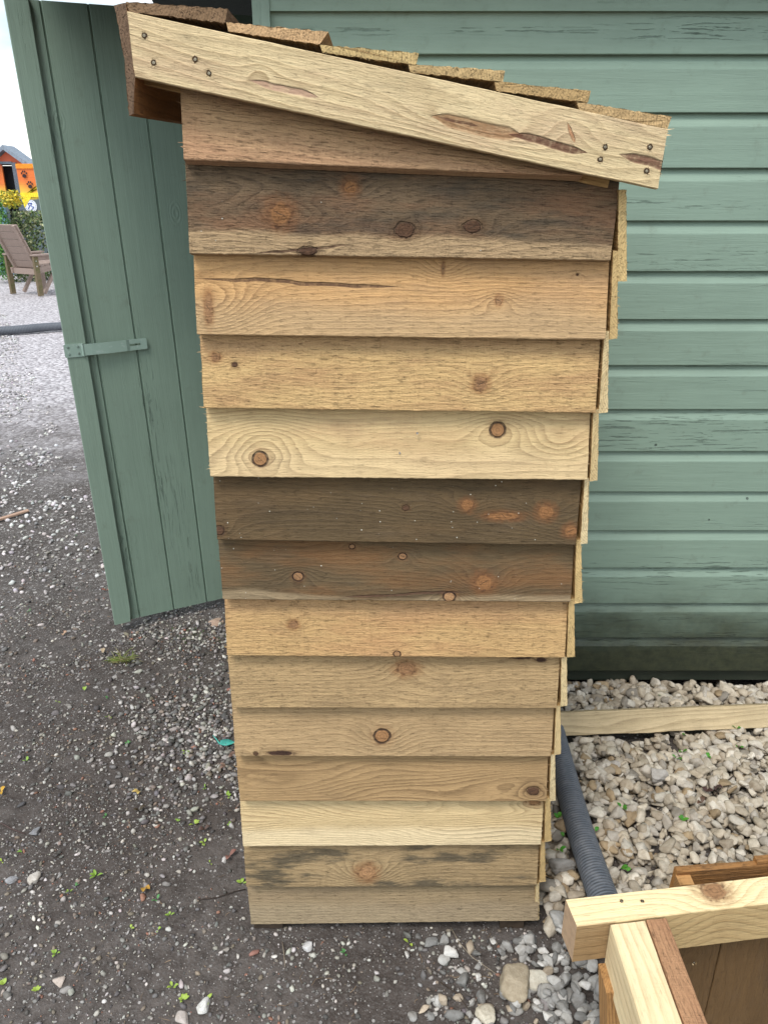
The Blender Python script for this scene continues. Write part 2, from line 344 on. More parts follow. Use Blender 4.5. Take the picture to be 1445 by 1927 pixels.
# ------------------------------------------------------------------ ground
def vnoise(x, y, seed):
    xi = np.floor(x).astype(np.int64); yi = np.floor(y).astype(np.int64); fx = x - xi; fy = y - yi
    fx = fx * fx * (3 - 2 * fx); fy = fy * fy * (3 - 2 * fy)
    def h(a, b):
        k = (a * 374761393 + b * 668265263 + seed * 974634777) & 0xffffffff
        k = ((k ^ (k >> 13)) * 1274126177) & 0xffffffff
        return ((k ^ (k >> 16)) & 0xffff) / 65535.0
    return (h(xi, yi) * (1 - fx) + h(xi + 1, yi) * fx) * (1 - fy) + (h(xi, yi + 1) * (1 - fx) + h(xi + 1, yi + 1) * fx) * fy - .5
def gh(x, y):
    x = np.asarray(x, float); y = np.asarray(y, float)
    near = np.clip(1.2 - np.hypot(x, y) / 12, .15, 1)
    z = .016 * vnoise(x * 3, y * 3, 1) + .008 * vnoise(x * 11, y * 11, 2) + .0045 * vnoise(x * 31, y * 31, 3) + .003 * vnoise(x * 70, y * 70, 4)
    z = z * near
    z = z - .012
    z = z - .05 * np.clip((y - 2.12) / .05, 0, 1) * np.clip((4.6 - y) / .1, 0, 1) * np.clip((x + .28) / .05, 0, 1) * np.clip((3.4 - x) / .1, 0, 1)   # hollow under the shed floor
    return z
def axis(segs):
    out = []
    for a, b, s in segs: out += list(np.arange(a, b, s))
    return np.array(out + [segs[-1][1]])
gx = axis([(-300, -20, 28), (-20, -6, 1), (-6, -1.6, .12), (-1.6, 1.4, .012), (1.4, 6, .2), (6, 20, 2), (20, 300, 28)])
gy = axis([(-60, -4, 8), (-4, .6, .3), (.6, 3.0, .012), (3.0, 6, .05), (6, 20, .5), (20, 60, 5), (60, 400, 34)])
X, Y_ = np.meshgrid(gx, gy); Zg = gh(X, Y_)
nv = len(gx) * len(gy); co = np.stack([X.ravel(), Y_.ravel(), Zg.ravel()], 1)
ii = np.arange(nv).reshape(len(gy), len(gx))
fq = np.stack([ii[:-1, :-1].ravel(), ii[:-1, 1:].ravel(), ii[1:, 1:].ravel(), ii[1:, :-1].ravel()], 1)
def np_mesh(name, co, faces, mat, cols=None, smooth=True):
    me = bpy.data.meshes.new(name); k = faces.shape[1]
    me.vertices.add(len(co)); me.vertices.foreach_set('co', co.astype(np.float32).ravel())
    me.loops.add(faces.size); me.loops.foreach_set('vertex_index', faces.astype(np.int32).ravel())
    me.polygons.add(len(faces)); me.polygons.foreach_set('loop_start', np.arange(0, faces.size, k, dtype=np.int32))
    me.update(calc_edges=True)
    if smooth: me.polygons.foreach_set('use_smooth', np.ones(len(faces), bool))
    if cols is not None:
        at = me.attributes.new('tint', 'FLOAT_COLOR', 'POINT')
        at.data.foreach_set('color', np.concatenate([cols, np.ones((len(cols), 1))], 1).astype(np.float32).ravel())
    me.validate(); me.materials.append(mat)
    o = bpy.data.objects.new(name, me); COL.objects.link(o); return o

def ground_mat():
    t = NT('gritty_soil'); p = t.tc.outputs['Object']; c = t.xyz(p)
    n1 = t.noise(p, 1.6, 5, .6); n2 = t.noise(p, 26, 6, .7); n3 = t.noise(p, 160, 4, .7)
    soil = t.mix(t.ss(n2, .3, .7), (.048, .038, .032, 1), (.118, .099, .088, 1))
    soil = t.mix(t.ss(n1, .42, .62, 0, .55), soil, (.036, .026, .021, 1))
    soil = t.mix(t.ss(n3, .45, .7, 0, .7), soil, (.13, .118, .11, 1))
    # grit of crushed stone, three sizes
    def grit(col, sc_, thr, keep, seed):
        v = t.voro(t.map(p, (1, 1, .3), (seed, seed, 0)), sc_); r = t.xyz(v.outputs['Color'])
        k = t.M('MULTIPLY', t.ss(v.outputs['Distance'], thr, thr + .1, 1, 0), t.M('LESS_THAN', r[0], keep))
        sc2 = t.mix(r[1], (.12, .108, .10, 1), (.37, .345, .325, 1))
        return t.mix(k, col, sc2), k
    far = t.ss(t.M('ADD', c[1], t.M('MULTIPLY', t.M('SUBTRACT', n1, .5), 1.2)), 1.4, 4.0)
    keep1 = t.M('ADD', .26, t.M('MULTIPLY', far, .6)); 
    soil, k1 = grit(soil, 210, .26, t.M('ADD', .16, t.M('MULTIPLY', far, .65)), 3)
    soil, k2 = grit(soil, 95, .30, t.M('ADD', .16, t.M('MULTIPLY', far, .5)), 11)
    soil, k3 = grit(soil, 48, .33, t.M('MULTIPLY', far, .5), 17)
    # pale limestone chips beyond
    v = t.voro(p, 30); r = t.xyz(v.outputs['Color']); v2 = t.voro(t.map(p, (1, 1, 1), (5, 5, 0)), 60); r2 = t.xyz(v2.outputs['Color'])
    chips = t.mix(r[0], (.33, .30, .31, 1), (.74, .70, .71, 1))
    chips = t.mix(t.M('MULTIPLY', r2[1], .6), chips, (.62, .585, .60, 1))
    chips = t.mix(t.ss(v.outputs['Distance'], .42, .7, 0, .6), chips, (.14, .12, .125, 1))
    ff = t.ss(t.M('ADD', c[1], t.M('MULTIPLY', t.M('SUBTRACT', t.noise(p, 3.0, 6, .7), .5), 3.2)), 3.7, 7.0)
    col = t.mix(ff, soil, chips)
    h = t.M('ADD', t.M('MULTIPLY', n2, 3.2), t.M('ADD', t.M('MULTIPLY', n3, .8), t.M('ADD', t.M('MULTIPLY', k1, .6), t.M('MULTIPLY', k2, 1.2))))
    h = t.M('ADD', h, t.M('MULTIPLY', t.M('SUBTRACT', 1, v.outputs['Distance']), t.M('MULTIPLY', ff, 5)))
    return t.out(col, t.ss(n1, .3, .7, .62, .9), t.bump(h, .0032, .9))
g = np_mesh('ground', co, fq, ground_mat()); tag(g, kind='structure')

# ------------------------------------------------------------------ stones
def ico(sub):
    bm = bmesh.new(); bmesh.ops.create_icosphere(bm, subdivisions=sub, radius=1)
    bm.verts.ensure_lookup_table(); v = np.array([x.co[:] for x in bm.verts]); f = np.array([[q.index for q in x.verts] for x in bm.faces]); bm.free()
    return v, f
def rock_shape(rs, sub, planes, lo, hi, sharp=14):
    v, f = ico(sub); d = v / np.linalg.norm(v, axis=1, keepdims=True)
    n = rs.normal(size=(planes, 3)); n /= np.linalg.norm(n, axis=1, keepdims=True); k = rs.uniform(lo, hi, planes)
    s = np.maximum(d @ n.T, .02) / k[None, :]
    r = (np.sum(s ** sharp, 1) + (1 / 1.22) ** sharp) ** (-1 / sharp)
    r *= 1 + .03 * np.sin(d @ rs.normal(size=3) * 7)
    return d * r[:, None], f
def stones(name, pts, sizes, cols, mat, sub=1, seed=0, nvar=14, flat=(.55, .85), planes=9, lo=.55, hi=.95, sharp=14, keepup=False, smooth=True):
    rs = np.random.RandomState(seed); V = [rock_shape(rs, sub, planes, lo, hi, sharp) for _ in range(nvar)]; nf = V[0][1]; m = len(V[0][0]); N = len(pts)
    which = rs.randint(0, nvar, N); base = np.stack([v for v, _ in V])[which]                # N,m,3
    asp = np.stack([rs.uniform(.9, 1.35, N), rs.uniform(.7, 1.0, N), rs.uniform(flat[0], flat[1], N)], 1)
    base = base * asp[:, None, :] * sizes[:, None, None]
    yaw = rs.uniform(0, 2 * np.pi, N); tl = rs.normal(0, .35, N); ta = rs.uniform(0, 2 * np.pi, N)
    def rotz(a, b):
        ca, sa = np.cos(a)[:, None], np.sin(a)[:, None]
        return np.stack([b[..., 0] * ca - b[..., 1] * sa, b[..., 0] * sa + b[..., 1] * ca, b[..., 2]], -1)
    base = rotz(yaw, base); base = rotz(-ta, base)
    ca, sa = np.cos(tl)[:, None], np.sin(tl)[:, None]
    base = np.stack([base[..., 0], base[..., 1] * ca - base[..., 2] * sa, base[..., 1] * sa + base[..., 2] * ca], -1)
    base = rotz(ta, base)
    co = (base + pts[:, None, :]).reshape(-1, 3)
    F = (nf[None] + (np.arange(N) * m)[:, None, None]).reshape(-1, 3)
    return np_mesh(name, co, F, mat, np.repeat(cols, m, 0), smooth)
def stone_mat(name, rough=.75, bd=.0015, var=.5, warm=(1, 1, 1)):
    t = NT(name); a = t.n.new('ShaderNodeAttribute'); a.attribute_name = 'tint'
    p = t.tc.outputs['Object']; n = t.noise(p, 70, 5, .65); n2 = t.noise(p, 260, 3, .7)
    col = t.mix(t.ss(n, .35, .7, 0, var), a.outputs['Color'], t.mix(1, a.outputs['Color'], (.55, .5, .43, 1), 'MULTIPLY'))
    col = t.mix(t.ss(n2, .5, .75, 0, .35), col, t.mix(1, a.outputs['Color'], (.5, .48, .45, 1), 'MULTIPLY'))
    return t.out(col, rough, t.bump(t.M('ADD', n, t.M('MULTIPLY', n2, .5)), bd, .9))
SM = stone_mat('crushed_stone'); SM2 = stone_mat('limestone_gravel', .78, .0022)
rs = np.random.RandomState(5)
def palette(rs, N, cols, wts, jit=.14):
    c = np.array(cols)[rs.choice(len(cols), N, p=np.array(wts) / sum(wts))]
    return np.clip(c * (1 + rs.normal(0, jit, (N, 1))) * (1 + rs.normal(0, .03, (N, 3))), .01, .9)
GREYS = [(.29, .27, .25), (.16, .15, .145), (.42, .395, .36), (.09, .084, .08), (.22, .18, .145), (.27, .14, .10), (.54, .51, .47)]
def in_store(x, y): return (x > -.29) & (x < .36) & (y > 1.24) & (y < 1.95)
def in_gravel(x, y):
    e = .08 * vnoise(x * 9, y * 9, 40)
    lim = np.where(y < 1.26, .36 - .0 * y, .40)
    lim = np.where(y < 1.0, .24, lim)
    return (x + e > lim) & (y < 2.35)
# small grit over the soil, dense near the camera
def scatter(N, x0, x1, y0, y1, rs): return rs.uniform(x0, x1, N), rs.uniform(y0, y1, N)
def clumpy(x, y, s, seed, lo): return rs.uniform(0, 1, len(x)) < np.clip(.5 + 1.9 * vnoise(x * s, y * s, seed) + 1.3 * vnoise(x * s * 3.3, y * s * 2.4, seed + 1) + lo, .04, 1)
x1_, y1_ = scatter(46000, -1.75, .45, .82, 3.1, rs)
k = clumpy(x1_, y1_, 5, 50, .05) & ~in_store(x1_, y1_) & ~in_gravel(x1_, y1_) & (x1_ > -.80 * (y1_ * .93 + .55) * .72 - .15)
x1_, y1_ = x1_[k], y1_[k]; s = .0019 + .0052 * rs.power(.34, len(x1_))[:] ** 1.6
tag(stones('loose_grit', np.stack([x1_, y1_, gh(x1_, y1_) + s * .35], 1), s, palette(rs, len(s), GREYS, [4, 4, 2.5, 2, 2.5, .7, 1.2]), SM, 1, 21, planes=10, smooth=False),
    'fine grey and brown grit loose on the dark soil', 'gravel', kind='stuff')
# pebbles
x2, y2 = scatter(7600, -2.0, .45, .8, 3.4, rs)
patch = np.exp(-(((x2 + .52) / .26) ** 2 + ((y2 - 1.88) / .34) ** 2)); doorf = np.exp(-(((x2 + .75) / .5) ** 2 + ((y2 - 2.42) / .16) ** 2))
k = clumpy(x2, y2, 4, 54, .22) & (rs.uniform(0, 1, len(x2)) < .34 + .9 * patch + .5 * doorf + .30 * np.clip((x2 + .1) / .35, 0, 1) * (y2 < 1.3)) & ~in_store(x2, y2) & ~in_gravel(x2, y2)
x2, y2 = x2[k], y2[k]; s = .0045 + .0085 * rs.power(.5, len(x2)) ** 1.8
tag(stones('pebbles', np.stack([x2, y2, gh(x2, y2) + s * .3], 1), s, palette(rs, len(s), GREYS, [5, 4, 4, 2, 1.5, .5, 1.8]), SM, 2, 23, planes=11, lo=.5, hi=.9, sharp=30, smooth=False),
    'loose grey pebbles scattered on the dark soil', 'gravel', kind='stuff')
xd, yd_ = scatter(9000, -.95, -.28, 1.45, 2.75, rs); dd = np.exp(-(((xd + .52) / .22) ** 2 + ((yd_ - 1.92) / .24) ** 2)) + .6 * np.exp(-(((xd + .6) / .45) ** 2 + ((yd_ - 2.5) / .12) ** 2))
k = (rs.uniform(0, 1, len(xd)) < dd) & ~in_store(xd, yd_); xd, yd_ = xd[k], yd_[k]; s = .004 + .0065 * rs.uniform(0, 1, len(xd)) ** 2
tag(stones('grey_chippings', np.stack([xd, yd_, gh(xd, yd_) + s * .4], 1), s, palette(rs, len(s), GREYS, [5, 5, 3, 3, 1, .3, 1]), SM, 1, 24),
    'patch of washed grey chippings between door and log store', 'gravel', kind='stuff')
# far field of pale chips: real stones where they can still be told apart
x3, y3 = scatter(44000, -6.2, -.9, 2.7, 11.0, rs)
k = (x3 < -.52 * (y3 + .6) + .75) & (x3 > -.56 * (y3 + .8) - .1) & clumpy(x3, y3, 2.2, 60, .0) & (rs.uniform(0, 1, len(x3)) < np.clip((y3 - 1.6) / 2.6, .5, 1))
x3, y3 = x3[k], y3[k]; s = rs.uniform(.005, .015, len(x3))
pc = palette(rs, len(s), [(.56, .53, .53), (.42, .40, .40), (.25, .24, .24), (.68, .66, .65)], [4, 3, 2.4, 1.8])
tag(stones('pale_chippings', np.stack([x3, y3, gh(x3, y3) + s * .3], 1), s, pc, SM, 1, 25), 'pale stone chippings of the yard beyond the door', 'gravel', kind='stuff')

# limestone gravel to the right, stones settled one on another
rs = np.random.RandomState(9)
RES = .006; HX0, HY0 = .0, .75; HW, HH = int(1.7 / RES), int(1.75 / RES)
hx = HX0 + np.arange(HW) * RES; hy = HY0 + np.arange(HH) * RES; HXX, HYY = np.meshgrid(hx, hy); hm = gh(HXX, HYY)
pts = []; szs = []; cls = []
TAN = [(.45, .385, .295), (.51, .45, .36), (.37, .31, .235), (.33, .245, .15), (.45, .405, .345), (.56, .51, .43), (.27, .24, .20)]
GR = [(.29, .28, .265), (.41, .395, .37), (.20, .195, .185), (.55, .53, .50), (.40, .33, .25)]
def settle(N, szf, x0, x1, y0, y1, ok, pal, wt, sink=.55):
    for _ in range(N):
        x = rs.uniform(x0, x1); y = rs.uniform(y0, y1)
        if not ok(x, y): continue
        s = szf(); r = max(1, int(s * .8 / RES)); i = int((y - HY0) / RES); j = int((x - HX0) / RES)
        if i - r < 0 or j - r < 0 or i + r >= HH or j + r >= HW: continue
        w_ = hm[i - r:i + r + 1, j - r:j + r + 1]; z = min(w_.mean() * .8 + w_.max() * .2, gh(x, y) + .034) + s * sink * .5
        yy, xx = np.mgrid[-r:r + 1, -r:r + 1] * RES; d2 = 1 - (xx ** 2 + yy ** 2) / (s * .95) ** 2
        top = z + s * .55 * np.sqrt(np.clip(d2, 0, 1)); hm[i - r:i + r + 1, j - r:j + r + 1] = np.where(d2 > 0, np.maximum(w_, top), w_)
        pts.append((x, y, z)); szs.append(s); c = np.array(pal[rs.choice(len(pal), p=np.array(wt) / sum(wt))]) * (1 + rs.normal(0, .1)); cls.append(c)
offp = lambda x, y: not (1.0 < y < 2.1 and abs(x - (.494 + max(0, y - 1.5) * .06)) < .034)
okr = lambda x, y: offp(x, y) and (x > .37 + .05 * vnoise(np.array(x * 9), np.array(y * 9), 41)) and not (x > .49 and 1.845 < y - (x - .5) * .09 < 1.93 and True)
settle(3600, lambda: rs.uniform(.004, .010), .36, 1.6, 1.22, 2.15, okr, TAN, [3, 3, 3, 1.5, 3, 1, 1], .2)
settle(3000, lambda: rs.uniform(.010, .0205) if rs.rand() < .85 else rs.uniform(.018, .028), .36, 1.62, 1.22, 2.17, okr, TAN, [4, 3.5, 2.5, 1.2, 3, 2, .8])
settle(1500, lambda: rs.uniform(.009, .022), .42, 1.55, 1.25, 2.15, okr, TAN, [4, 4, 2, 1, 3, 2.5, .5])
okb = lambda x, y: offp(x, y) and (x > .38 - .12 * (y < 1.1) + .08 * vnoise(np.array(x * 12), np.array(y * 12), 42)) and rs.rand() < .55 + .45 * (x > .3)
settle(1250, lambda: rs.uniform(.008, .018), .12, 1.0, .78, 1.26, okb, GR, [4, 3.5, 2, 1.5, 1])
oks = lambda x, y: offp(x, y) and rs.rand() < np.clip((x - .02) / .4, 0, .5)
settle(420, lambda: rs.uniform(.006, .017), .05, .42, .82, 1.21, oks, GR, [4, 3.5, 2, 2, 1.5])
pts = np.array(pts); szs = np.array(szs); cls = np.clip(np.array(cls), .02, .85)
o = stones('limestone_gravel', pts, szs, cls, SM2, 3, 31, nvar=36, flat=(.5, .9), planes=13, lo=.5, hi=.86, sharp=40, smooth=False)
tag(o, 'angular beige and grey limestone gravel between log store and shed', 'gravel', kind='stuff')

def boulder(u, v, s, col, label, seed, flat=.6, name='stone', group='larger single stones on the ground'):
    q = P(u, v, Z=.0); r_ = np.random.RandomState(seed)
    vv, ff = rock_shape(r_, 4, 13, .6, .95, 26); vv = vv * np.array([1.1, .85, flat]) * s
    j = int((q.x - HX0) / RES); i = int((q.y - HY0) / RES)
    zz = hm[i, j] if 0 <= i < HH and 0 <= j < HW else float(gh(q.x, q.y))
    zz = min(zz, .03)
    o = np_mesh(name, vv, ff, SM2, np.tile(np.array(col), (len(vv), 1))); o.location = (q.x, q.y, zz + s * flat * .45); o.rotation_euler = (r_.uniform(-.2, .2), r_.uniform(-.2, .2), r_.uniform(0, 6))
    return tag(o, label, 'stone', group)
boulder(970, 1855, .040, (.36, .30, .215), 'large rounded tan stone near the bottom edge below the log store', 1)
boulder(1008, 1840, .027, (.58, .54, .45), 'cream angular stone touching the large tan stone', 2)
boulder(1057, 1645, .030, (.27, .255, .235), 'smooth grey cobble between log store and corrugated pipe', 3, .6)
boulder(912, 1915, .020, (.55, .50, .40), 'pale stone at the bottom edge left of the timber frame', 4)
boulder(64, 1652, .0165, (.52, .48, .43), 'white knobbly stone in the soil near the left edge', 5)
boulder(383, 1893, .016, (.58, .57, .54), 'bright white oval pebble alone below the log store corner', 6)
boulder(345, 1915, .015, (.42, .37, .34), 'small buff angular stone beside the white oval pebble', 7)
boulder(578, 1773, .014, (.56, .55, .54), 'white pebble on dark soil just under the log store foot', 8)
boulder(112, 1843, .013, (.45, .38, .33), 'flat pinkish stone chip on open soil at lower left', 9, .35)
boulder(20, 1655, .013, (.30, .30, .31), 'grey stone by the white knobbly stone at the left edge', 10)
boulder(405, 1170, .030, (.42, .30, .23), 'flat orange brown stone by the foot of the green door', 11, .25)
boulder(283, 1208, .021, (.085, .075, .07), 'dark brown lump of earth behind the grass tuft', 12)
boulder(1150, 1455 - 0, .026, (.46, .42, .38), 'bigger beige stone in the gravel below the loose timber', 13)
boulder(1235, 1480, .030, (.40, .375, .345), 'largest grey angular stone in the middle of the gravel', 14)
boulder(1165, 1325, .034, (.68, .67, .63), 'whitish limestone lump behind the left end of the loose timber', 15, .5)
boulder(65, 1562, .014, (.23, .23, .24), 'long slate grey pebble in soil near the left edge', 16)

# ------------------------------------------------------------------ log store
PY = 1.225
base = P(742, 1758, Z=0); base.y = PY + .3
store = empty('log_store', (0.024, PY + .35, 0), 'tall narrow log store of overlapping bare wood boards with sloping board roof', 'log store')
YB, YT = PY, PY + .023
L = lambda r, g, b: S(r, g, b)
# rows: (TL, TR, BR, BL) photo pixels of the exposed face, then the look of that board
ROWS = [
 ((339,150),(1120,300),(1096,331),(346,299), dict(light=S(188,156,118), late=S(156,120,86), freq=110, amp=.02, tint=S(170,122,94), tintamt=.35, blot=.15, contrast=.5, sawn=.9), 'pinkish brown top board cut off by the sloping barge board', []),
 ((349,303),(1164,350),(1148,490),(357,477), dict(light=S(112,94,72), late=S(80,64,48), freq=80, amp=.05, tint=S(150,104,74), tintamt=.4, blot=.45, contrast=.6, sawn=1, grey=.45, specks=.05), 'weathered dark grey board with orange knots and pale lower edge',
   [(527,402,23,'o',1.0),(658,348,13,'o',1.1),(762,433,15,'d',1.3),(890,426,12,'d',1.5),(580,474,9,'d',2.0)]),
 ((365,481),(1146,490),(1138,639),(371,630), dict(light=S(202,162,112), late=S(156,114,74), freq=120, amp=.016, tint=S(172,140,106), tintamt=.4, blot=.15, contrast=.6), 'honey coloured board with long dark shake and split knot at left',
   [(393,580,26,'o',.28),(939,565,9,'o',.7),(835,503,11,'o',.3),(1090,515,2.5,'d')]),
 ((377,633),(1128,642),(1120,777),(384,768), dict(light=S(208,176,124), late=S(172,132,86), freq=90, amp=.03, tint=S(160,116,84), tintamt=.45, blot=.2, contrast=.4, sawn=1), 'rough straw coloured board with one orange knot at right',
   [(403,672,8,'o'),(440,686,5,'d'),(905,722,14,'o',.95),(1085,1,1,'s')][:3]),
 ((389,770),(1110,780),(1104,903),(396,897), dict(light=S(208,184,138), late=S(160,128,86), freq=85, amp=.035, tint=S(176,140,104), tintamt=.4, blot=.12, contrast=.6, sawn=.3), 'pale board with two round ringed knots and frayed left end',
   [(490,864,14,'r',1.05),(938,810,15,'r',1.0),(500,822,22,'s'),(1055,830,14,'s')]),
 ((402,900),(1093,906),(1082,1026),(409,1016), dict(light=S(94,78,54), late=S(70,56,40), freq=90, amp=.04, tint=S(120,92,60), tintamt=.25, blot=.35, contrast=.5, sawn=.5, specks=.35), 'dark brown board with three orange knots towards the right end',
   [(764,957,6,'d'),(880,952,11,'o'),(1028,965,14,'o'),(1073,999,11,'o'),(948,972,8,'o',4.0),(414,998,9,'d')]),
 ((411,1018),(1079,1028),(1073,1133),(420,1128), dict(light=S(100,84,60), late=S(70,56,40), freq=100, amp=.03, tint=S(138,92,52), tintamt=.4, blot=.3, contrast=.6, sawn=.4, specks=.2), 'dark board with ringed knots, black shake low and white paint flecks',
   [(561,1086,9,'r'),(758,1050,7,'r'),(662,1032,5,'r'),(910,1097,17,'o',1.0),(845,1122,10,'r')]),
 ((423,1130),(1068,1133),(1061,1238),(428,1234), dict(light=S(200,166,116), late=S(164,126,84), freq=90, amp=.03, tint=S(176,128,90), tintamt=.45, blot=.2, contrast=.42, sawn=1), 'rough tan board with small brown knot at left and knot hole low',
   [(551,1178,8,'o'),(747,1229,6,'r')]),
 ((429,1234),(1053,1238),(1047,1333),(437,1332), dict(light=S(178,152,112), late=S(140,112,78), freq=85, amp=.03, blot=.3, contrast=.45, sawn=.8), 'tan board with swirled knot in middle and bark patch at upper right',
   [(765,1262,13,'o',1.5),(985,1242,5,'b',6),(1020,1247,5,'b',2)]),
 ((438,1332),(1042,1333),(1036,1424),(443,1423), dict(light=S(176,150,112), late=S(138,110,76), freq=90, amp=.03, blot=.3, contrast=.45, sawn=.6), 'tan board with ringed orange knot and bark pocket at lower left',
   [(719,1387,14,'r',1.1),(530,1415,5,'b',5),(483,1416,4,'d')]),
 ((445,1424),(1031,1424),(1027,1508),(452,1508), dict(light=S(170,142,102), late=S(118,90,60), freq=120, amp=.05, blot=.25, contrast=.75, sawn=.3), 'brown board with curving grain and dark knot at right end',
   [(1003,1488,9,'d',1.4)]),
 ((452,1510),(1022,1510),(1017,1590),(458,1593), dict(light=S(208,186,142), late=S(158,124,84), freq=130, amp=.06, blot=.08, contrast=.75, sawn=.2), 'palest board with bold cathedral grain above the stained board',
   [(1008,1514,10,'o',1.6)]),
 ((459,1593),(1013,1595),(1009,1667),(464,1670), dict(light=S(166,144,108), late=S(120,98,68), freq=110, amp=.02, blot=.3, contrast=.55, sawn=.6, grey=.75), 'stained board with black mould marks round an orange knot',
   [(690,1643,15,'o',1.15)]),
 ((466,1671),(1014,1665),(1012,1733),(473,1740), dict(light=S(154,136,106), late=S(122,104,78), freq=110, amp=.02, tint=S(142,122,98), tintamt=.4, blot=.3, contrast=.35, sawn=.6), 'dull grey brown bottom board nearest the soil', []),
]
LINES = {2: [(366,522,752,540,3.2)], 6: [(640,1122,880,1112,2.5)], 1: [(480,480,660,462,2.0)]}
for i, (a, b, c_, d, kw, lab, kn) in enumerate(ROWS):
    TL, TR, BR, BL = P(*a, Y=YT), P(*b, Y=YT), P(*c_, Y=YB), P(*d, Y=YB)
    if i:                                                  # tucked up behind the board above
        TL = TL + (TL - BL) * .17; TR = TR + (TR - BR) * .17
        TL.y += .0; TR.y += .0
    O = (TL + TR + BR + BL) / 4; ex = ((TR - TL) + (BR - BL)).normalized(); ez0 = ((TL - BL) + (TR - BR)).normalized()
    ey = ez0.cross(ex).normalized(); ez = ex.cross(ey).normalized()
    if ey.y < 0: ey = -ey
    def loc(u, v):
        q = P(u, v, Y=YB + .006) - O; return q.dot(ex), q.dot(ez)
    zc = 1.17 if i > 8 else 1.05; k2 = []
    for kk in kn:
        x, z = loc(kk[0], kk[1]); x2_, _ = loc(kk[0] + kk[2], kk[1]); k2.append((x, z, max(.002, x2_ - x), kk[3]) + tuple(kk[4:]))
    ln = []
    for (u0, v0, u1, v1, wpx) in LINES.get(i, []):
        p0 = loc(u0, v0); p1 = loc(u1, v1); ln.append((p0[0], p0[1], p1[0], p1[1], wpx * .0008))
    st = None
    if i == 0: st = [(loc(700, 285)[1], S(184, 140, 110), .3, .02)]
    if i == 1: st = [(loc(700, 441)[1], S(176, 148, 112), .95, .006)]
    if i == 2: st = [(loc(700, 575)[1], S(184, 156, 118), .7, .022)]
    if i == 3: st = [(loc(700, 662)[1], S(176, 140, 104), .6, -.014)]
    if i == 4: st = [(loc(700, 850)[1], S(214, 188, 146), .5, .02)]
    if i == 6: st = [(loc(800, 1121)[1], S(156, 136, 106), .75, .005)]
    if i == 7: st = [(loc(700, 1160)[1], S(184, 146, 108), .5, -.02)]
    if i == 11: st = [(loc(700, 1562)[1], S(222, 202, 164), .7, .012)]
    if i == 13: st = [(loc(700, 1705)[1], S(160, 144, 118), .5, .015)]
    mat = wood('wood_board_%d' % i, seed=i * 3 + 1, knots=k2, lines=ln, strip=st, endc=S(200, 165, 105), **kw)
    spl = {3: (26, 22), 4: (46, 14), 8: (14, 14), 10: (8, 20), 11: (8, 22), 12: (6, 26), 13: (6, 22)}.get(i, (9, 9))
    o, _ = plank('side_board', TL, TR, BR, BL, .007, .020, mat, store, i, .0008, 110, spl, lab)
    if i == 4:
        for (u, v) in ((785, 815), (752, 852)):
            q = P(u, v, Y=YB + .0095)
            mb = MB(); mb.tube([q, q + Vector((0, -.0035, 0))], [.0022, .0014], 8)
            mb.build('nail', plain('galvanised_nail', (.5, .5, .5, 1), .35, .8), o)
# barge board
def face(pix, Y): return [P(u, v, Y=Y) for u, v in pix]
YG = PY - .024
bT = face([(240, 21), (1256, 243), (1237, 356), (254, 145)], YG)
O = sum(bT, Vector()) / 4; ex = ((bT[1] - bT[0]) + (bT[2] - bT[3])).normalized(); ez0 = ((bT[0] - bT[3]) + (bT[1] - bT[2])).normalized()
ey = ez0.cross(ex).normalized(); ez = ex.cross(ey).normalized()
def locb(u, v): q = P(u, v, Y=YG) - O; return q.dot(ex), q.dot(ez)
kb = []; 
for (u, v, r, kd_, *ax) in [(905, 240, 9, 's', 4.5), (490, 138, 8, 's', 1.0), (1075, 250, 14, 's', .8)]:
    x, z = locb(u, v); kb.append((x, z, r * .00078, kd_) + tuple(ax))
lb = [(*locb(808, 219), *locb(985, 258), .0085, S(150, 112, 78)), (*locb(825, 222), *locb(900, 236), .0016, S(90, 60, 44)), (*locb(955, 252), *locb(1105, 288), .0048, S(92, 54, 40)), (*locb(1165, 290), *locb(1290, 322), .0055, S(104, 66, 52)), (*locb(1068, 235), *locb(1082, 268), .0022, S(170, 120, 84)), (*locb(470, 152), *locb(600, 183), .004, S(176, 140, 118))]
bm_ = wood('wood_barge', S(220, 200, 158), S(176, 144, 100), seed=101, freq=85, amp=.035, contrast=.6, knots=kb, lines=lb, blot=.12, tint=S(182, 146, 122), tintamt=.35, endc=S(205, 170, 110), sawn=.35)
barge, _ = plank('barge_board', bT[0], bT[1], bT[2], bT[3], .021, .021, bm_, store, 55, .0005, 80, (16, 40), 'pale sloping barge board with dark streak knot and eight screws')
screw_m = plain('screw_steel', (.30, .26, .19, 1), .4, .9); hole_m = plain('splintered_hole', (.06, .035, .018, 1), .95)
srnd = random.Random(4)
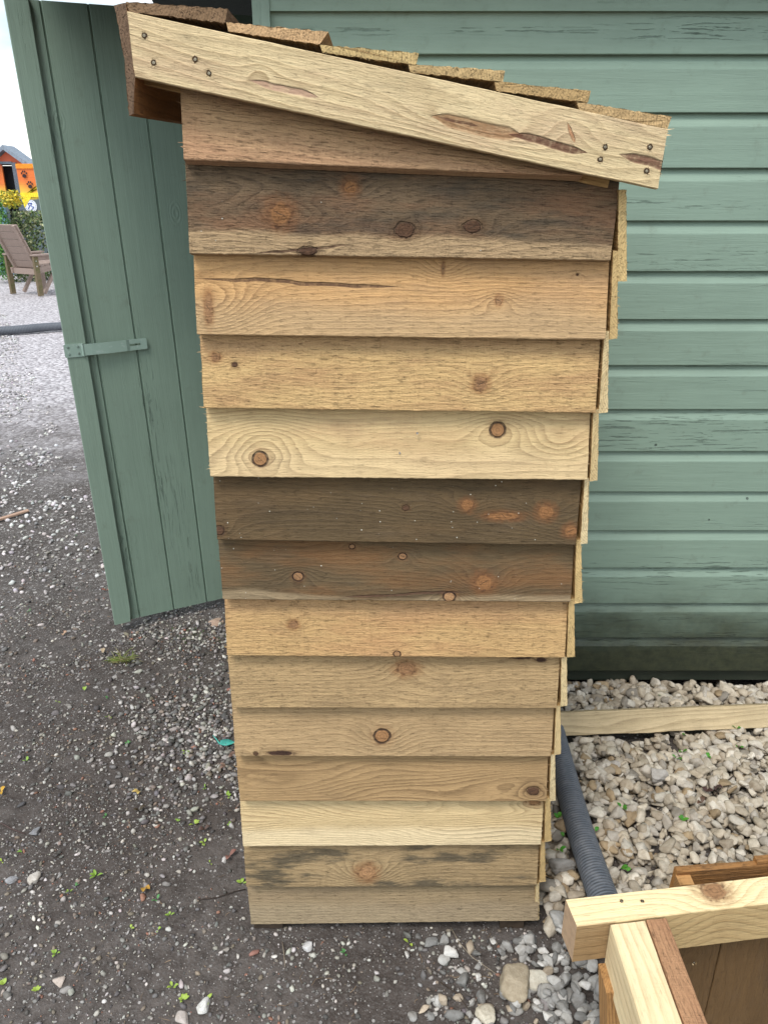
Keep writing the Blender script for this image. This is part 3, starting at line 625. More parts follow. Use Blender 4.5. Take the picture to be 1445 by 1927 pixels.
def screwhole(u, v, Y, parent, r=.0042, nrm=Vector((0, -1, 0)), q=None):
    q = q if q is not None else P(u, v, Y=Y); mb = MB(); n = 14; up = Vector((0, 0, 1)) if abs(nrm.z) < .5 else Vector((0, 1, 0)); sd_ = nrm.cross(up)
    ring = []
    for k in range(n):
        a = 2 * math.pi * k / n; rr = r * srnd.uniform(.75, 1.15); ring.append(q + (sd_ * math.cos(a) + up * math.sin(a)) * rr + nrm * .0006)
    mb.add(ring, [list(range(n))])
    o = mb.build('screw_hole', hole_m, parent, fix=False)
    mb = MB(); mb.tube([q + nrm * .0007, q + nrm * .0011], [r * .5, r * .38], 10)
    for a in (0.4, 1.97):
        d = (sd_ * math.cos(a) + up * math.sin(a)) * r * .42; e = (sd_ * -math.sin(a) + up * math.cos(a)) * r * .08
        mb.add([q - d - e + nrm * .0014, q + d - e + nrm * .0014, q + d + e + nrm * .0014, q - d + e + nrm * .0014], [[0, 1, 2, 3]])
    mb.build('screw', screw_m, parent, fix=False)
    mb = MB()
    for _ in range(9):
        a = srnd.uniform(0, 6.28); d = sd_ * math.cos(a) + up * math.sin(a); s0 = q + d * r * .9 + nrm * .0004; tip = q + d * r * srnd.uniform(1.2, 1.8) + nrm * srnd.uniform(.001, .0028); e = (sd_ * -math.sin(a) + up * math.cos(a)) * .0007
        mb.add([s0 - e, s0 + e, tip], [[0, 1, 2]])
    mb.build('splinters', bm_, parent, fix=False)
for (u, v) in [(272, 67), (290, 118), (368, 112), (394, 138), (1138, 277), (1129, 300), (1222, 277), (1216, 322)]: screwhole(u, v, YG, barge)
# roof boards (run back from the barge), lapped like slates
DEPTH = .74
rend = [S(136, 108, 80), S(204, 166, 122), S(196, 168, 116), S(192, 162, 114), S(186, 154, 106), S(192, 160, 114)]
roofpoly = [[(237, 3), (429, 17), (424, 43), (243, 22)], [(426, 42), (618, 60), (601, 84), (430, 59)], [(602, 84), (788, 100), (783, 123), (607, 99)],
            [(768, 120), (950, 133), (946, 154), (772, 136)], [(930, 153), (1111, 171), (1106, 193), (934, 171)], [(1084, 191), (1263, 220), (1255, 243), (1090, 207)]]
for i, pp in enumerate(roofpoly):
    f4 = face(pp, YG + .001); d = Vector((0, DEPTH + .07, 0))
    # length along Y: front-right corner frame so that local x runs back
    TLp, TRp, BRp, BLp = f4[0], f4[0] + d, f4[3] + d, f4[3]
    m = wood('wood_roof_%d' % i, S(168, 136, 92) if i else S(110, 84, 60), S(120, 88, 54), seed=200 + i, freq=60, amp=.03, endc=rend[i], blot=.4, contrast=.5, sawn=1)
    ex_ = Vector((0, 1, 0)); O_ = sum(f4, Vector()) / 4; ez_ = (f4[0] - f4[3]).normalized(); wv = (f4[1] - f4[0])
    up_ = wv.normalized(); n_ = ex_.cross(up_).normalized()
    # frame: x back, y across board, z up
    Mx = Matrix(((0, up_.x, n_.x, O_.x), (1, up_.y, n_.y, O_.y), (0, up_.z, n_.z, O_.z), (0, 0, 0, 1)))
    if Mx.determinant() < 0: n_ = -n_; Mx = Matrix(((0, up_.x, n_.x, O_.x), (1, up_.y, n_.y, O_.y), (0, up_.z, n_.z, O_.z), (0, 0, 0, 1)))
    Mi = Mx.inverted(); loc4 = [Mi @ q for q in f4]; rr = random.Random(i + 9)
    nseg = 26; out = []
    for s_ in range(4):
        a, b = loc4[s_], loc4[(s_ + 1) % 4]; cnt = nseg if s_ in (0, 2) else 4
        for k in range(cnt):
            q = a.lerp(b, k / cnt); q = q + Vector((rr.uniform(-.0008, .0008), 0, rr.uniform(-1, 1) * (.0009 if s_ in (0, 2) else .0002))); out.append(q)
    n2 = len(out); mb = MB(); back = [Vector((DEPTH + .07 + rr.uniform(-.001, .001), q.y, q.z)) for q in out]
    mb.add(out + back, [list(range(n2)), list(range(n2, 2 * n2))[::-1]] + [[k, n2 + k, n2 + (k + 1) % n2, (k + 1) % n2] for k in range(n2)])
    for _ in range(40 if i in (0, 5) else 14):                              # saw whiskers on the end grain's lower and upper arris
        a = rr.random(); q = loc4[0].lerp(loc4[1], a) if rr.random() < .6 else loc4[3].lerp(loc4[2], a)
        ln_ = rr.uniform(.001, .0035); r_ = .0005
        mb.add([q + Vector((0, r_, 0)), q + Vector((0, -r_, 0)), q + Vector((.001, 0, 0)), q + Vector((-ln_ * .5, rr.uniform(-1, 1) * ln_ * .5, rr.uniform(-.6, .9) * ln_))], [[0, 1, 3], [1, 2, 3], [2, 0, 3]])
    o = mb.build('roof_board', m, store, Mx)
    o['label'] = ['topmost roof board, dark rough end', 'second roof board from top with orange end', 'third roof board from the top', 'fourth roof board from the top', 'fifth roof board, second from the eaves', 'lowest roof board lying flat on barge board'][i]
# fascia on the high side
fp = [(215, 10), (236, 5), (241, 21), (249, 90), (254, 145), (252, 214), (243, 218), (240, 180), (234, 112), (224, 50)]
f_ = face(fp, YG + .001); mb = MB(); rr = random.Random(3); dB = Vector((.000, DEPTH + .05, .035))
fm = wood('wood_fascia', S(168, 118, 72), S(126, 84, 48), seed=301, freq=70, amp=.03, endc=S(116, 92, 72), blot=.3, sawn=.9)
Ox = sum(f_, Vector()) / len(f_); Mx = Matrix(((0, -1, 0, Ox.x), (1, 0, 0, Ox.y), (0, 0, 1, Ox.z), (0, 0, 0, 1))); Mi = Mx.inverted()
fine = []
for k in range(len(f_)):
    a, b = f_[k], f_[(k + 1) % len(f_)]
    for q in range(5): fine.append(a.lerp(b, q / 5) + Vector((rr.uniform(-.0006, .0006), rr.uniform(-.0008, .0008), 0)))
mb.prism([Mi @ q for q in fine], Mi.to_3x3() @ dB)
o = mb.build('fascia_board', fm, store, Mx); o['label'] = 'dark rough sawn fascia board under the high end of the roof'
# end grain of the back wall boards, stepping down the right side
ENDS = [((1164,357),(1178,357),(1179,529),(1161,530)), ((1153,472),(1162,472),(1161,637),(1146,639)), ((1137,623),(1145,623),(1143,776),(1126,778)), ((1116,770),(1126,770),(1124,904),(1109,906)),
        ((1100,900),(1108,900),(1105,1023),(1091,1024)), ((1084,1016),(1093,1016),(1095,1134),(1080,1136)), ((1070,1128),(1080,1126),(1081,1236),(1066,1237)), ((1056,1236),(1066,1236),(1067,1328),(1054,1330)),
        ((1046,1328),(1054,1328),(1055,1419),(1042,1421)), ((1036,1420),(1044,1420),(1045,1506),(1033,1508)), ((1026,1502),(1035,1502),(1037,1583),(1024,1584)), ((1018,1584),(1025,1584),(1026,1659),(1014,1660)), ((1007,1664),(1014,1662),(1014,1731),(1006,1732))]
for i, e in enumerate(ENDS):
    Yp = PY + .012; q = face(e, Yp); d = Vector((0, DEPTH - .02, 0)); rr = random.Random(i + 60)
    ec = S(*[(206, 176, 122), (200, 170, 118), (214, 190, 144), (208, 182, 134), (218, 196, 152)][i % 5])
    m = wood('wood_back_%d' % i, S(190, 156, 104), S(140, 104, 62), seed=400 + i, freq=80, amp=.03, endc=ec, sawn=.8)
    O_ = sum(q, Vector()) / 4; Mx = Matrix(((0, -1, 0, O_.x), (1, 0, 0, O_.y), (0, 0, 1, O_.z), (0, 0, 0, 1))); Mi = Mx.inverted()
    q0 = q[0].copy(); q1 = q[1].copy()
    out = []
    for s_, (a, b) in enumerate(((q0, q1), (q1, q[2]), (q[2], q[3]), (q[3], q0))):
        cnt = 24 if s_ in (1, 3) else 3
        for k in range(cnt): out.append(a.lerp(b, k / cnt) + Vector((rr.uniform(-.0005, .0005), rr.uniform(-.0006, .0006), rr.uniform(-.0003, .0003))))
    mb = MB(); mb.prism([Mi @ z for z in out], Mi.to_3x3() @ d)
    for _ in range(16):
        a = rr.random(); z = q1.lerp(q[2], a) if rr.random() < .8 else q0.lerp(q[3], a); sg = 1; ln_ = rr.uniform(.001, .006) if i in (1, 5, 10, 11) else rr.uniform(.0008, .0025)
        z = z + Vector((-.0004, 0, 0)); t_ = [z + Vector((0, 0, .0006)), z + Vector((0, 0, -.0006)), z + Vector((0, .001, 0)), z + Vector((sg * ln_, -ln_ * .2, rr.uniform(-.7, .3) * ln_))]
        mb.add([Mi @ w_ for w_ in t_], [[0, 1, 3], [1, 2, 3], [2, 0, 3]])
    mb.build('back_board', m, store, Mx)
# frame inside: corner posts, rails, floor slats, far side
fw = wood('wood_frame', S(186, 150, 98), S(140, 106, 64), seed=501, freq=80, endc=S(190, 150, 95)); fw2 = wood('wood_floor', S(150, 116, 78), S(110, 82, 52), seed=502, freq=80)
yf, yb = PY + .042, PY + DEPTH
for (x, y, zt) in ((-.262, yf, 1.66), (.262, yf, 1.50), (-.262, yb - .05, 1.66), (.262, yb - .05, 1.50)):
    mb = MB(); mb.box(0, zt - .02, -.0235, .0235, -.0235, .0235)
    mb.build('post', fw, store, Matrix.Translation((x, y + .0235, .018)) @ Matrix.Rotation(R(-90), 4, 'Y'))
for yy in (PY + .021, yb - .03):                                                   # rafters behind the barge
    r0 = P(262, 155, Y=PY + .03); r1 = P(1165, 352, Y=PY + .03); r1.x = r1.x - .02
    r0.y = r1.y = yy; dr = (r1 - r0); wdt = Vector((0, .018, 0))
    up_ = Vector((-dr.z, 0, dr.x)).normalized()
    plank('rafter', r0 + up_ * .045, r1 + up_ * .045, r1 - up_ * .002, r0 - up_ * .002, .018, .018, fw, store, 7, .0004, 20)
for k in range(7):
    y = PY + .08 + k * .088; mb = MB(); mb.box(-.27, .27, 0, .07, 0, .018); mb.build('floor_slat', fw2, store, Matrix.Translation((.02, y, .11)))
for x in (-.22, .25):
    mb = MB(); mb.box(0, DEPTH - .05, -.02, .02, -.0, .04); mb.build('bearer', fw2, store, Matrix.Translation((x, PY + .03, .068)) @ Matrix.Rotation(R(90), 4, 'Z'))
for (u0, u1) in ((478, 532), (940, 985)):                                          # dark brown feet seen under the bottom board
    a = P(u0, 1745, Y=PY + .012); b = P(u1, 1745, Y=PY + .012); mb = MB(); mb.box(0, b.x - a.x, 0, .08, 0, .05); mb.build('foot', plain('dark_foot', (.055, .038, .026, 1), .85), store, Matrix.Translation((a.x, PY + .014, -.012)))
for i in range(13):                                                                # far side boards
    z = .02 + i * .121; x1 = .34; zt = z + .145
    if i == 12: zt = 1.50
    plank('far_side_board', Vector((-.285, yb + .012, zt)), Vector((x1, yb + .012, zt)), Vector((x1, yb + .018, z)), Vector((-.29, yb + .018, z)), .007, .013, fw, store, i, .0004, 8)

# ------------------------------------------------------------------ green shed
GREEN = (.200, .274, .216, 1)
WY = 2.13
shed = empty('green_shed', (1.3, WY + 1.2, 0), 'sage green painted timber shed with horizontal shiplap cladding behind the log store', 'shed')
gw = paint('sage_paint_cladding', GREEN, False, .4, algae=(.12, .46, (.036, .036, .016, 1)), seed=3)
gd = paint('sage_paint_door', tuple(x * .92 for x in GREEN[:3]) + (1,), True, .35, algae=None, seed=14)
gp = paint('sage_paint_post', (.200, .270, .214, 1), True, .25, seed=31)
prof = []                                                                          # shiplap profile, top to bottom
zl = [1.819 - .1251 * n for n in range(0, 15)]
PITCHB = .1251
mb = MB(); xs = [-.268 + .06 * k for k in range(0, 64)]
def strip_prof(zt, zb):
    return [(.0165, zt + .004), (.0155, zt - .002), (.0125, zt - .008), (.0085, zt - .016), (.0045, zt - .0235), (.0018, zt - .0285), (.0004, zt - .0305), (0, zt - .033), (0, (zt + zb) / 2), (.0, zb + .0016), (.0012, zb), (.0165, zb)]
tops = [1.945] + zl[:-1]
for zt, zb in zip(tops, zl):
    pr = strip_prof(zt, zb); m = len(pr); jit = random.Random(int(zt * 1000)); dy = jit.uniform(-.0006, .0006)
    vs = []
    for x in xs: vs += [Vector((x, WY + y + dy, z + .0006 * mnoise.noise(Vector((x * 2, zt * 9, 0))))) for y, z in pr]
    fs = [[i * m + k, i * m + k + 1, (i + 1) * m + k + 1, (i + 1) * m + k] for i in range(len(xs) - 1) for k in range(m - 1)]
    mb.add(vs, fs)
xr = xs[-1]
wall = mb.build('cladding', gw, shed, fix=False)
wall['label'] = 'horizontal sage green boards, mossy at the bottom'
mb = MB(); mb.box(-.268, xr, WY + .03, WY + .08, .03, 1.95); mb.build('wall_lining', plain('dark_lining', (.02, .022, .02, 1), .9), shed)
mb = MB(); mb.box(-.25, xr, WY + .022, WY + .029, .018, .0655); mb.build('base_rail', paint('gap_shade_rail', (.035, .042, .030, 1), False, .5, seed=8), shed)  # dark bearer, its colour deepened to carry the shade of the gap below
mb = MB(); mb.box(-.268, xr, WY - .016, WY + .006, 1.905, 2.03); mb.build('frieze_board', gw, shed)
mb = MB(); mb.box(-.308, -.2675, WY - .022, WY + .06, .03, 2.03); mb.build('corner_post', gp, shed)
# side wall with the door opening, inside, roof
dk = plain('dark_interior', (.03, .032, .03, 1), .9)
HNG = P(218, 1175, Z=.03); q2 = P(415, 1133, Z=.03); dd_ = (q2 - HNG); dd_.z = 0; dd_.normalize()
DW = .76; hinge = HNG + dd_ * DW
mb = MB(); mb.box(-.306, -.28, WY + .06, WY + .12, .03, 2.06); mb.box(-.306, -.28, hinge.y + .03, WY + 2.4, .03, 2.06)
for k in range(18): mb.box(-.31, -.306, hinge.y + .04 + k * .09, hinge.y + .122 + k * .09, .05, 2.0)
mb.build('side_wall', gd, shed)
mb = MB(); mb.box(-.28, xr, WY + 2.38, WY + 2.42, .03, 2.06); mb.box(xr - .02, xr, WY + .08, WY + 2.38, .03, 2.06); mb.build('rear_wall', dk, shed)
mb = MB(); mb.box(-.28, xr, WY + .08, WY + 2.38, .0, .04); mb.build('shed_floor', fw2, shed)
roofm = plain('mineral_roof_felt', (.045, .05, .047, 1), .9, nscale=300)
rA = [(-.98, WY - .10, 2.03), (-.98, WY + 1.2, 2.42), (-.98, WY + 2.5, 2.03), (-.98, WY + 2.5, 2.06), (-.98, WY + 1.2, 2.45), (-.98, WY - .10, 2.06)]
mb = MB(); mb.prism(rA, (xr + 1.1, 0, 0)); mb.build('roof', roofm, shed)
mb = MB(); mb.box(-.98, xr + .1, WY - .10, WY - .082, 1.985, 2.06); mb.build('eaves_board', gp, shed)
# door, standing open, hung a touch out of plumb
ez = (P(10, 0, Y=HNG.y - .004) - HNG).normalized(); ex = dd_; ey = ez.cross(ex).normalized()
if ey.y < 0: ey = -ey
ex = (ex - ez * ex.dot(ez)).normalized()
D = Matrix(((ex.x, ey.x, ez.x, HNG.x), (ex.y, ey.y, ez.y, HNG.y), (ex.z, ey.z, ez.z, HNG.z), (0, 0, 0, 1)))
if D.determinant() < 0: print('door frame flipped')
DH = 1.98
gro = [.0915 + .1275 * k for k in range(6)]
mb = MB(); pr = [(.0, .012)]
for g_ in gro: pr += [(g_ - .0042, .012), (g_ - .0012, .0185), (g_ + .0012, .0185), (g_ + .0042, .012)]
pr += [(DW, .012)]; pr2 = pr + [(DW, .032), (0, .032)]
zs = np.linspace(0, DH, 30); m = len(pr2); vs = []
for z in zs: vs += [Vector((x, y, z + (.0 if z else .002 * mnoise.noise(Vector((x * 30, 0, 0)))))) for x, y in pr2]
fs = [[i * m + k, i * m + (k + 1) % m, (i + 1) * m + (k + 1) % m, (i + 1) * m + k] for i in range(len(zs) - 1) for k in range(m)] + [list(range(m))[::-1], [(len(zs) - 1) * m + k for k in range(m)]]
mb.add(vs, fs); door = mb.build('door', gd, shed, D)
door['label'] = 'open sage green boarded door with steel hasp'
vs = []; mb = MB(); rr = random.Random(2)
for k in range(41):
    z = DH * k / 40; e = .0618 + .0012 * mnoise.noise(Vector((z * 4, 3, 0))) - (.006 if z < .06 else 0) * (1 - z / .06 if z < .06 else 0)
    vs += [Vector((-.003, .0115, z)), Vector((-.003, -.003, z)), Vector((-.0015, -.0045, z)), Vector((e - .003, -.0045, z)), Vector((e, -.0018, z)), Vector((e + .0015, .0118, z))]
fs = [[i * 6 + k, i * 6 + (k + 1) % 6, i * 6 + 6 + (k + 1) % 6, i * 6 + 6 + k] for i in range(40) for k in range(6)] + [[5, 4, 3, 2, 1, 0], [240 + k for k in range(6)]]
mb.add(vs, fs); mb.build('cover_strip', gp, door, D)
# hasp
hm_ = NT('painted_steel_hasp'); hn = hm_.noise(hm_.tc.outputs['Object'], 60, 3)
hasp_m = hm_.out(hm_.mix(hm_.ss(hn, .55, .75), (.25, .34, .29, 1), (.32, .40, .36, 1)), .32)
mb = MB()
def rrect(x0, x1, z0, z1, y0, y1, r):
    pts_ = []
    for cx, cz, a0 in ((x1 - r, z1 - r, 0), (x0 + r, z1 - r, 90), (x0 + r, z0 + r, 180), (x1 - r, z0 + r, 270)):
        for k in range(5): a = R(a0 + 22.5 * k); pts_.append(Vector((cx + r * math.cos(a), y0, cz + r * math.sin(a))))
    return pts_, (0, y1 - y0, 0)
HZ = 1.012
mb.prism(*rrect(-.012 + .003, .046, HZ - .020, HZ + .022, -.0075, -.0046, .004)); 
hp = mb.build('hasp_plate', hasp_m, door, D)
hsm = plain('hasp_screw', (.2, .26, .23, 1), .4, .5)
for (a, b) in ((.004, .012), (.004, -.010), (.034, .012), (.034, -.010)): mb = MB(); mb.tube([(a, -.0075, HZ + b), (a, -.0092, HZ + b)], [.0042, .003], 10); mb.build('hasp_screw', hsm, door, D)
mb = MB(); mb.tube([(.048, -.0085, HZ - .019), (.048, -.0085, HZ + .021)], .0042, 12); mb.build('hasp_knuckle', hasp_m, door, D)
mb = MB()
# strap with a slot near its free end
zt, zb = HZ + .0185, HZ - .0175; cl = [(.050, -.009), (.075, -.0095), (.13, -.0075), (.185, -.003)]
def sect(x, y, z0, z1): return [Vector((x, y - .0018, z0)), Vector((x, y - .0018, z1)), Vector((x, y + .0012, z1)), Vector((x, y + .0012, z0))]
def bar(xa, ya, xb, yb_, z0, z1):
    a = sect(xa, ya, z0, z1); b = sect(xb, yb_, z0, z1); mb.add(a + b, [[0, 1, 2, 3], [7, 6, 5, 4], [0, 4, 5, 1], [1, 5, 6, 2], [2, 6, 7, 3], [3, 7, 4, 0]])
for (xa, ya), (xb, yb_) in zip(cl[:-1], cl[1:]): bar(xa, ya, xb, yb_, zb, zt)
bar(.185, -.003, .195, .001, zb, zt); bar(.195, .001, .232, .004, HZ + .004, zt); bar(.195, .001, .232, .004, zb, HZ - .003)
mb.prism(*rrect(.231, .252, zb, zt, .0022, .0052, .004))
mb.build('hasp_strap', hasp_m, door, D)
mb = MB()
for z in (.35, 1.6): mb = MB(); mb.tube([(DW + .004, .01, z - .04), (DW + .004, .01, z + .04)], .006, 8); mb.build('hinge', hasp_m, door, D)

# ------------------------------------------------------------------ timber frame, lower right
tf = empty('timber_frame', (.7, .5, 0), 'unfinished open topped timber frame with pale top rails at lower right', 'timber frame')
yel = wood('wood_top_rail', S(236, 206, 146), S(206, 168, 106), seed=601, freq=60, amp=.03, contrast=.4, blot=.05, endc=S(190, 156, 122), sawn=.15,
           knots=[(-.36, .0, .001, 's')])
TZ = .5
A0 = P(1085, 1743, Z=TZ); A1 = P(1445, 1700, Z=TZ); dA = (A1 - A0).normalized(); nA = Vector((-dA.y, dA.x, 0))
def zbeam(name, O, ex, W, H, L, mat, label=None, seed=0, spl=(0, 0)):
    """rail seen from above: broad face up. O = near-left top corner"""
    ex = ex.normalized(); ey = Vector((-ex.y, ex.x, 0)); return plank(name, O + ey * W, O + ex * L + ey * W, O + ex * L, O, H, H, mat, tf, seed, .0006, 50, spl, label, Vector((0, 0, -1)))
def rail_local(M, u, v, z): q = M.inverted() @ P(u, v, Z=z); return q.x, q.z
# dry run to learn the frame of rail A, then knots
LA = .9; Oc = A0 + nA * .0235 + dA * LA / 2
def la(u, v): q = P(u, v, Z=TZ) - Oc; return q.dot(dA), q.dot(nA)
kA = [(*la(1343, 1677), .0175, 'o', 1.25), (*la(1303, 1677), .006, 's', 1)]
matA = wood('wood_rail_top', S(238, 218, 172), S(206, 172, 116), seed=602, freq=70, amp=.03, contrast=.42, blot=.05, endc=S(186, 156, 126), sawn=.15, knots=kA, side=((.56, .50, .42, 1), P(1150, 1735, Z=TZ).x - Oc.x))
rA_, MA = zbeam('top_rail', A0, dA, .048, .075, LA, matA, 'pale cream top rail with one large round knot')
print('rail frame', MA)
for (u, v) in ((1169, 1696), (1208, 1696)): screwhole(0, 0, 0, rA_, .003, Vector((0, 0, 1)), P(u, v, Z=TZ))
fm2 = wood('wood_rail_face', S(196, 170, 120), S(150, 118, 72), seed=603, freq=95, amp=.03, contrast=.6)
# second material for the weathered near face of rail A: its own board skin 
B0 = Vector((.3365, .20, TZ - .002)); wB = wood('wood_side_rail', S(236, 218, 176), S(204, 172, 120), seed=604, freq=75, amp=.02, contrast=.5, blot=.08, sawn=.1, tint=S(190, 140, 96), tintamt=.15)
plank('side_rail', Vector((.3365, .20, TZ - .002)), Vector((.3365, .8265, TZ - .002)), Vector((.3905, .8335, TZ - .002)), Vector((.3905, .20, TZ - .002)), .09, .09, wB, tf, 12, .0004, 40, (0, 0), 'pale side rail running towards the viewer', Vector((0, 0, -1)))
wC = wood('wood_inner_rail', S(184, 142, 106), S(146, 102, 70), seed=605, freq=120, amp=.03, contrast=.45, sawn=1, tint=S(160, 110, 80), tintamt=.3)
plank('inner_rail', Vector((.3925, .20, TZ - .001)), Vector((.3925, .834, TZ - .001)), Vector((.4235, .8375, TZ - .001)), Vector((.4215, .20, TZ - .001)), .06, .06, wC, tf, 13, .0006, 40, (0, 0), 'reddish brown rough rail beside the pale side rail', Vector((0, 0, -1)))
wD = wood('wood_corner_post', S(196, 150, 96), S(140, 98, 56), seed=606, freq=90, amp=.05, contrast=.7)
mb = MB(); mb.box(0, .425, -.0235, .0235, -.0175, .0175); mb.build('corner_post', wD, tf, Matrix.Translation((.395, .80, 0)) @ Matrix.Rotation(R(-97), 4, 'Y'))
# inner boards of the long side
wE = wood('wood_dark_panel', S(104, 80, 50), S(82, 60, 36), seed=607, freq=60, amp=.05, contrast=.35, blot=.3, sawn=.4)
pE = A0 + nA * .052
for k in range(6):
    a = pE + dA * (.125 + .16 * k) - Vector((0, 0, .03)); b = a + dA * .158
    plank('inner_board', a + Vector((0, 0, -.0)), Vector((a.x, a.y, .02)), Vector((b.x, b.y, .02)), b, .014, .014, wE, tf, 20 + k, .0004, 30, yd=Vector((0, 1, 0)))
for (u, v) in ((1305, 1811),):
    q = P(u, v, Y=(pE + dA * .2).y - .0015); screwhole(0, 0, 0, tf, .003, Vector((0, -1, 0)), q)
# outer cladding boards peeping over the rail
wF = wood('wood_outer_board', S(160, 116, 68), S(112, 78, 44), seed=608, freq=90, endc=S(170, 120, 66), sawn=.8)
a = P(1274, 1641, Z=.478); b = P(1445, 1629, Z=.478); d_ = (b - a).normalized()
plank('outer_board', a, a + d_ * .7, a + d_ * .7 - Vector((0, .006, .14)), a - Vector((0, -.004, .14)), .012, .018, wF, tf, 30, .0006, 30, (6, 0))
a = P(1425, 1621, Z=.485); plank('outer_board', a, a + d_ * .5, a + d_ * .5 - Vector((0, .0, .13)), a - Vector((0, .0, .13)), .012, .018, wF, tf, 31, .0006, 20, (8, 0))
mb = MB(); mb.box(-.012, .012, -.01, .01, -.4, 0); mb.build('batten', wD, tf, Matrix.Translation(P(1288, 1655, Z=.47)))

# ------------------------------------------------------------------ loose timber on the gravel
t0 = P(1058, 1388, Z=.03); t1 = P(1445, 1372.5, Z=.03); dt = (t1 - t0); dt.z = 0; dt.normalize(); t0 = t0 - dt * .16
tw = wood('wood_loose_timber', S(204, 186, 150), S(160, 138, 100), seed=701, freq=80, amp=.03, contrast=.6, blot=.25, sawn=.3, endc=S(180, 150, 110))
nT = Vector((-dt.y, dt.x, 0)); O_ = t0 + Vector((0, 0, .006))
tb = plank('loose_timber', O_ + nT * .034 + Vector((0, 0, .058)), O_ + dt * 1.25 + nT * .034 + Vector((0, 0, .058)), O_ + dt * 1.25, O_, .035, .045, tw, None, 44, .0016, 60, (8, 4), None, nT)[0]
tag(tb, 'pale straight timber lying loose on the gravel in front of the shed', 'timber')

# ------------------------------------------------------------------ corrugated pipes
def pipe_mat(name, c1, c2):
    t = NT(name); a = t.n.new('ShaderNodeAttribute'); a.attribute_name = 'tint'; n = t.noise(t.tc.outputs['Object'], 40, 5, .7)
    col = t.mix(t.ss(n, .4, .7, 0, .5), a.outputs['Color'], c2); return t.out(col, .5, t.bump(n, .0006))
def corrugated(name, path, rad, pitch, depth, mat, c_hi, c_lo, nseg=28, sub=6):
    pts = [Vector(p) for p in path]
    # resample (Catmull-Rom) at pitch/sub
    den = []
    for i in range(len(pts) - 1):
        p0, p1, p2, p3 = pts[max(i - 1, 0)], pts[i], pts[i + 1], pts[min(i + 2, len(pts) - 1)]
        for k in range(40):
            t = k / 40; den.append(.5 * ((2 * p1) + (-p0 + p2) * t + (2 * p0 - 5 * p1 + 4 * p2 - p3) * t * t + (-p0 + 3 * p1 - 3 * p2 + p3) * t ** 3))
    den.append(pts[-1]); acc = [0]
    for a, b in zip(den[:-1], den[1:]): acc.append(acc[-1] + (b - a).length)
    st = pitch / sub; N = int(acc[-1] / st); vs = []; cs = []; u = Vector((0, 0, 1)); j = 0; cen = []
    for i in range(N):
        s_ = i * st
        while acc[j + 1] < s_: j += 1
        cen.append(den[j].lerp(den[j + 1], (s_ - acc[j]) / (acc[j + 1] - acc[j])))
    for i, cpt in enumerate(cen):
        t = (cen[min(i + 1, N - 1)] - cen[max(i - 1, 0)]).normalized(); u_ = (u - t * u.dot(t)).normalized(); w_ = t.cross(u_)
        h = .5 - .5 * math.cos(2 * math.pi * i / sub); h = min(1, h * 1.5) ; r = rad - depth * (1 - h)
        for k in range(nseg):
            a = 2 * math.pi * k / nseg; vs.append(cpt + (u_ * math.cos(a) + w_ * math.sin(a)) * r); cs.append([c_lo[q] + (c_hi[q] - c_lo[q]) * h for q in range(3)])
    F = np.array([[i * nseg + k, i * nseg + (k + 1) % nseg, (i + 1) * nseg + (k + 1) % nseg, (i + 1) * nseg + k] for i in range(N - 1) for k in range(nseg)])
    return np_mesh(name, np.array([v[:] for v in vs]), F, mat, np.array(cs))
hz = .040
path = [P(1000, 1270, Z=hz), P(1030, 1330, Z=hz), P(1044, 1391, Z=hz), P(1074, 1504, Z=hz), P(1096, 1579, Z=hz), P(1129, 1674, Z=hz), P(1165, 1760, Z=hz - .004), P(1215, 1870, Z=hz - .01)]
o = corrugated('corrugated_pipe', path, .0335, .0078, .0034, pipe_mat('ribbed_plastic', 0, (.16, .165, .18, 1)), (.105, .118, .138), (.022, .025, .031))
tag(o, 'grey ribbed plastic drain pipe lying on gravel beside the log store', 'pipe')
path = [P(-160, 640, Z=.05), P(-40, 626, Z=.05), P(40, 620, Z=.05), P(115, 614, Z=.05), P(300, 606, Z=.05)]
o = corrugated('corrugated_pipe', path, .052, .016, .005, pipe_mat('ribbed_plastic_far', 0, (.14, .15, .165, 1)), (.13, .14, .16), (.05, .055, .065), 18, 4)
tag(o, 'dark ribbed pipe lying across the far gravel in front of the chair', 'pipe')

# ------------------------------------------------------------------ small things on the ground
def ground_at(u, v, up=0): q = P(u, v, Z=0); return Vector((q.x, q.y, float(gh(q.x, q.y)) + up))
def twig(pix, r, col, label, up=.003, name='twig', cat='twig', group=None, lift=0):
    rr = random.Random(int(pix[0][0])); pts_ = [ground_at(u, v, up + lift) + Vector((rr.uniform(-1, 1), rr.uniform(-1, 1), rr.uniform(0, 1))) * .002 for u, v in pix]
    if lift or pix[0][0] > 1050: pts_ = [Vector((q.x, q.y, q.z + .032)) for q in pts_]
    mb = MB(); mb.tube(pts_, [r * (1 - .5 * k / len(pts_)) for k in range(len(pts_))], 7)
    o = mb.build(name, plain('bark_%d' % int(pix[0][0]), col, .85, nscale=200, bumpd=.001), None, smooth=True); return tag(o, label, cat, group)
twig([(1345, 1368), (1332, 1380), (1320, 1398)], .0016, (.05, .03, .022, 1), 'dark twig tip leaning against the loose timber')
twig([(1330, 1405), (1300, 1422), (1278, 1440), (1262, 1470)], .0016, (.045, .03, .022, 1), 'thin curved dark twig on the gravel below the loose timber')
twig([(1390, 1465), (1370, 1480), (1352, 1500), (1340, 1512)], .0014, (.05, .032, .022, 1), 'short dark twig among gravel at the right edge')
twig([(848, 1740), (862, 1765), (890, 1795), (945, 1835)], .0013, (.24, .20, .15, 1), 'bent pale stalk running from under the log store to the tan stone')
twig([(530, 1765), (533, 1790), (536, 1812)], .0014, (.20, .16, .12, 1), 'short pale stick below the log store left foot')
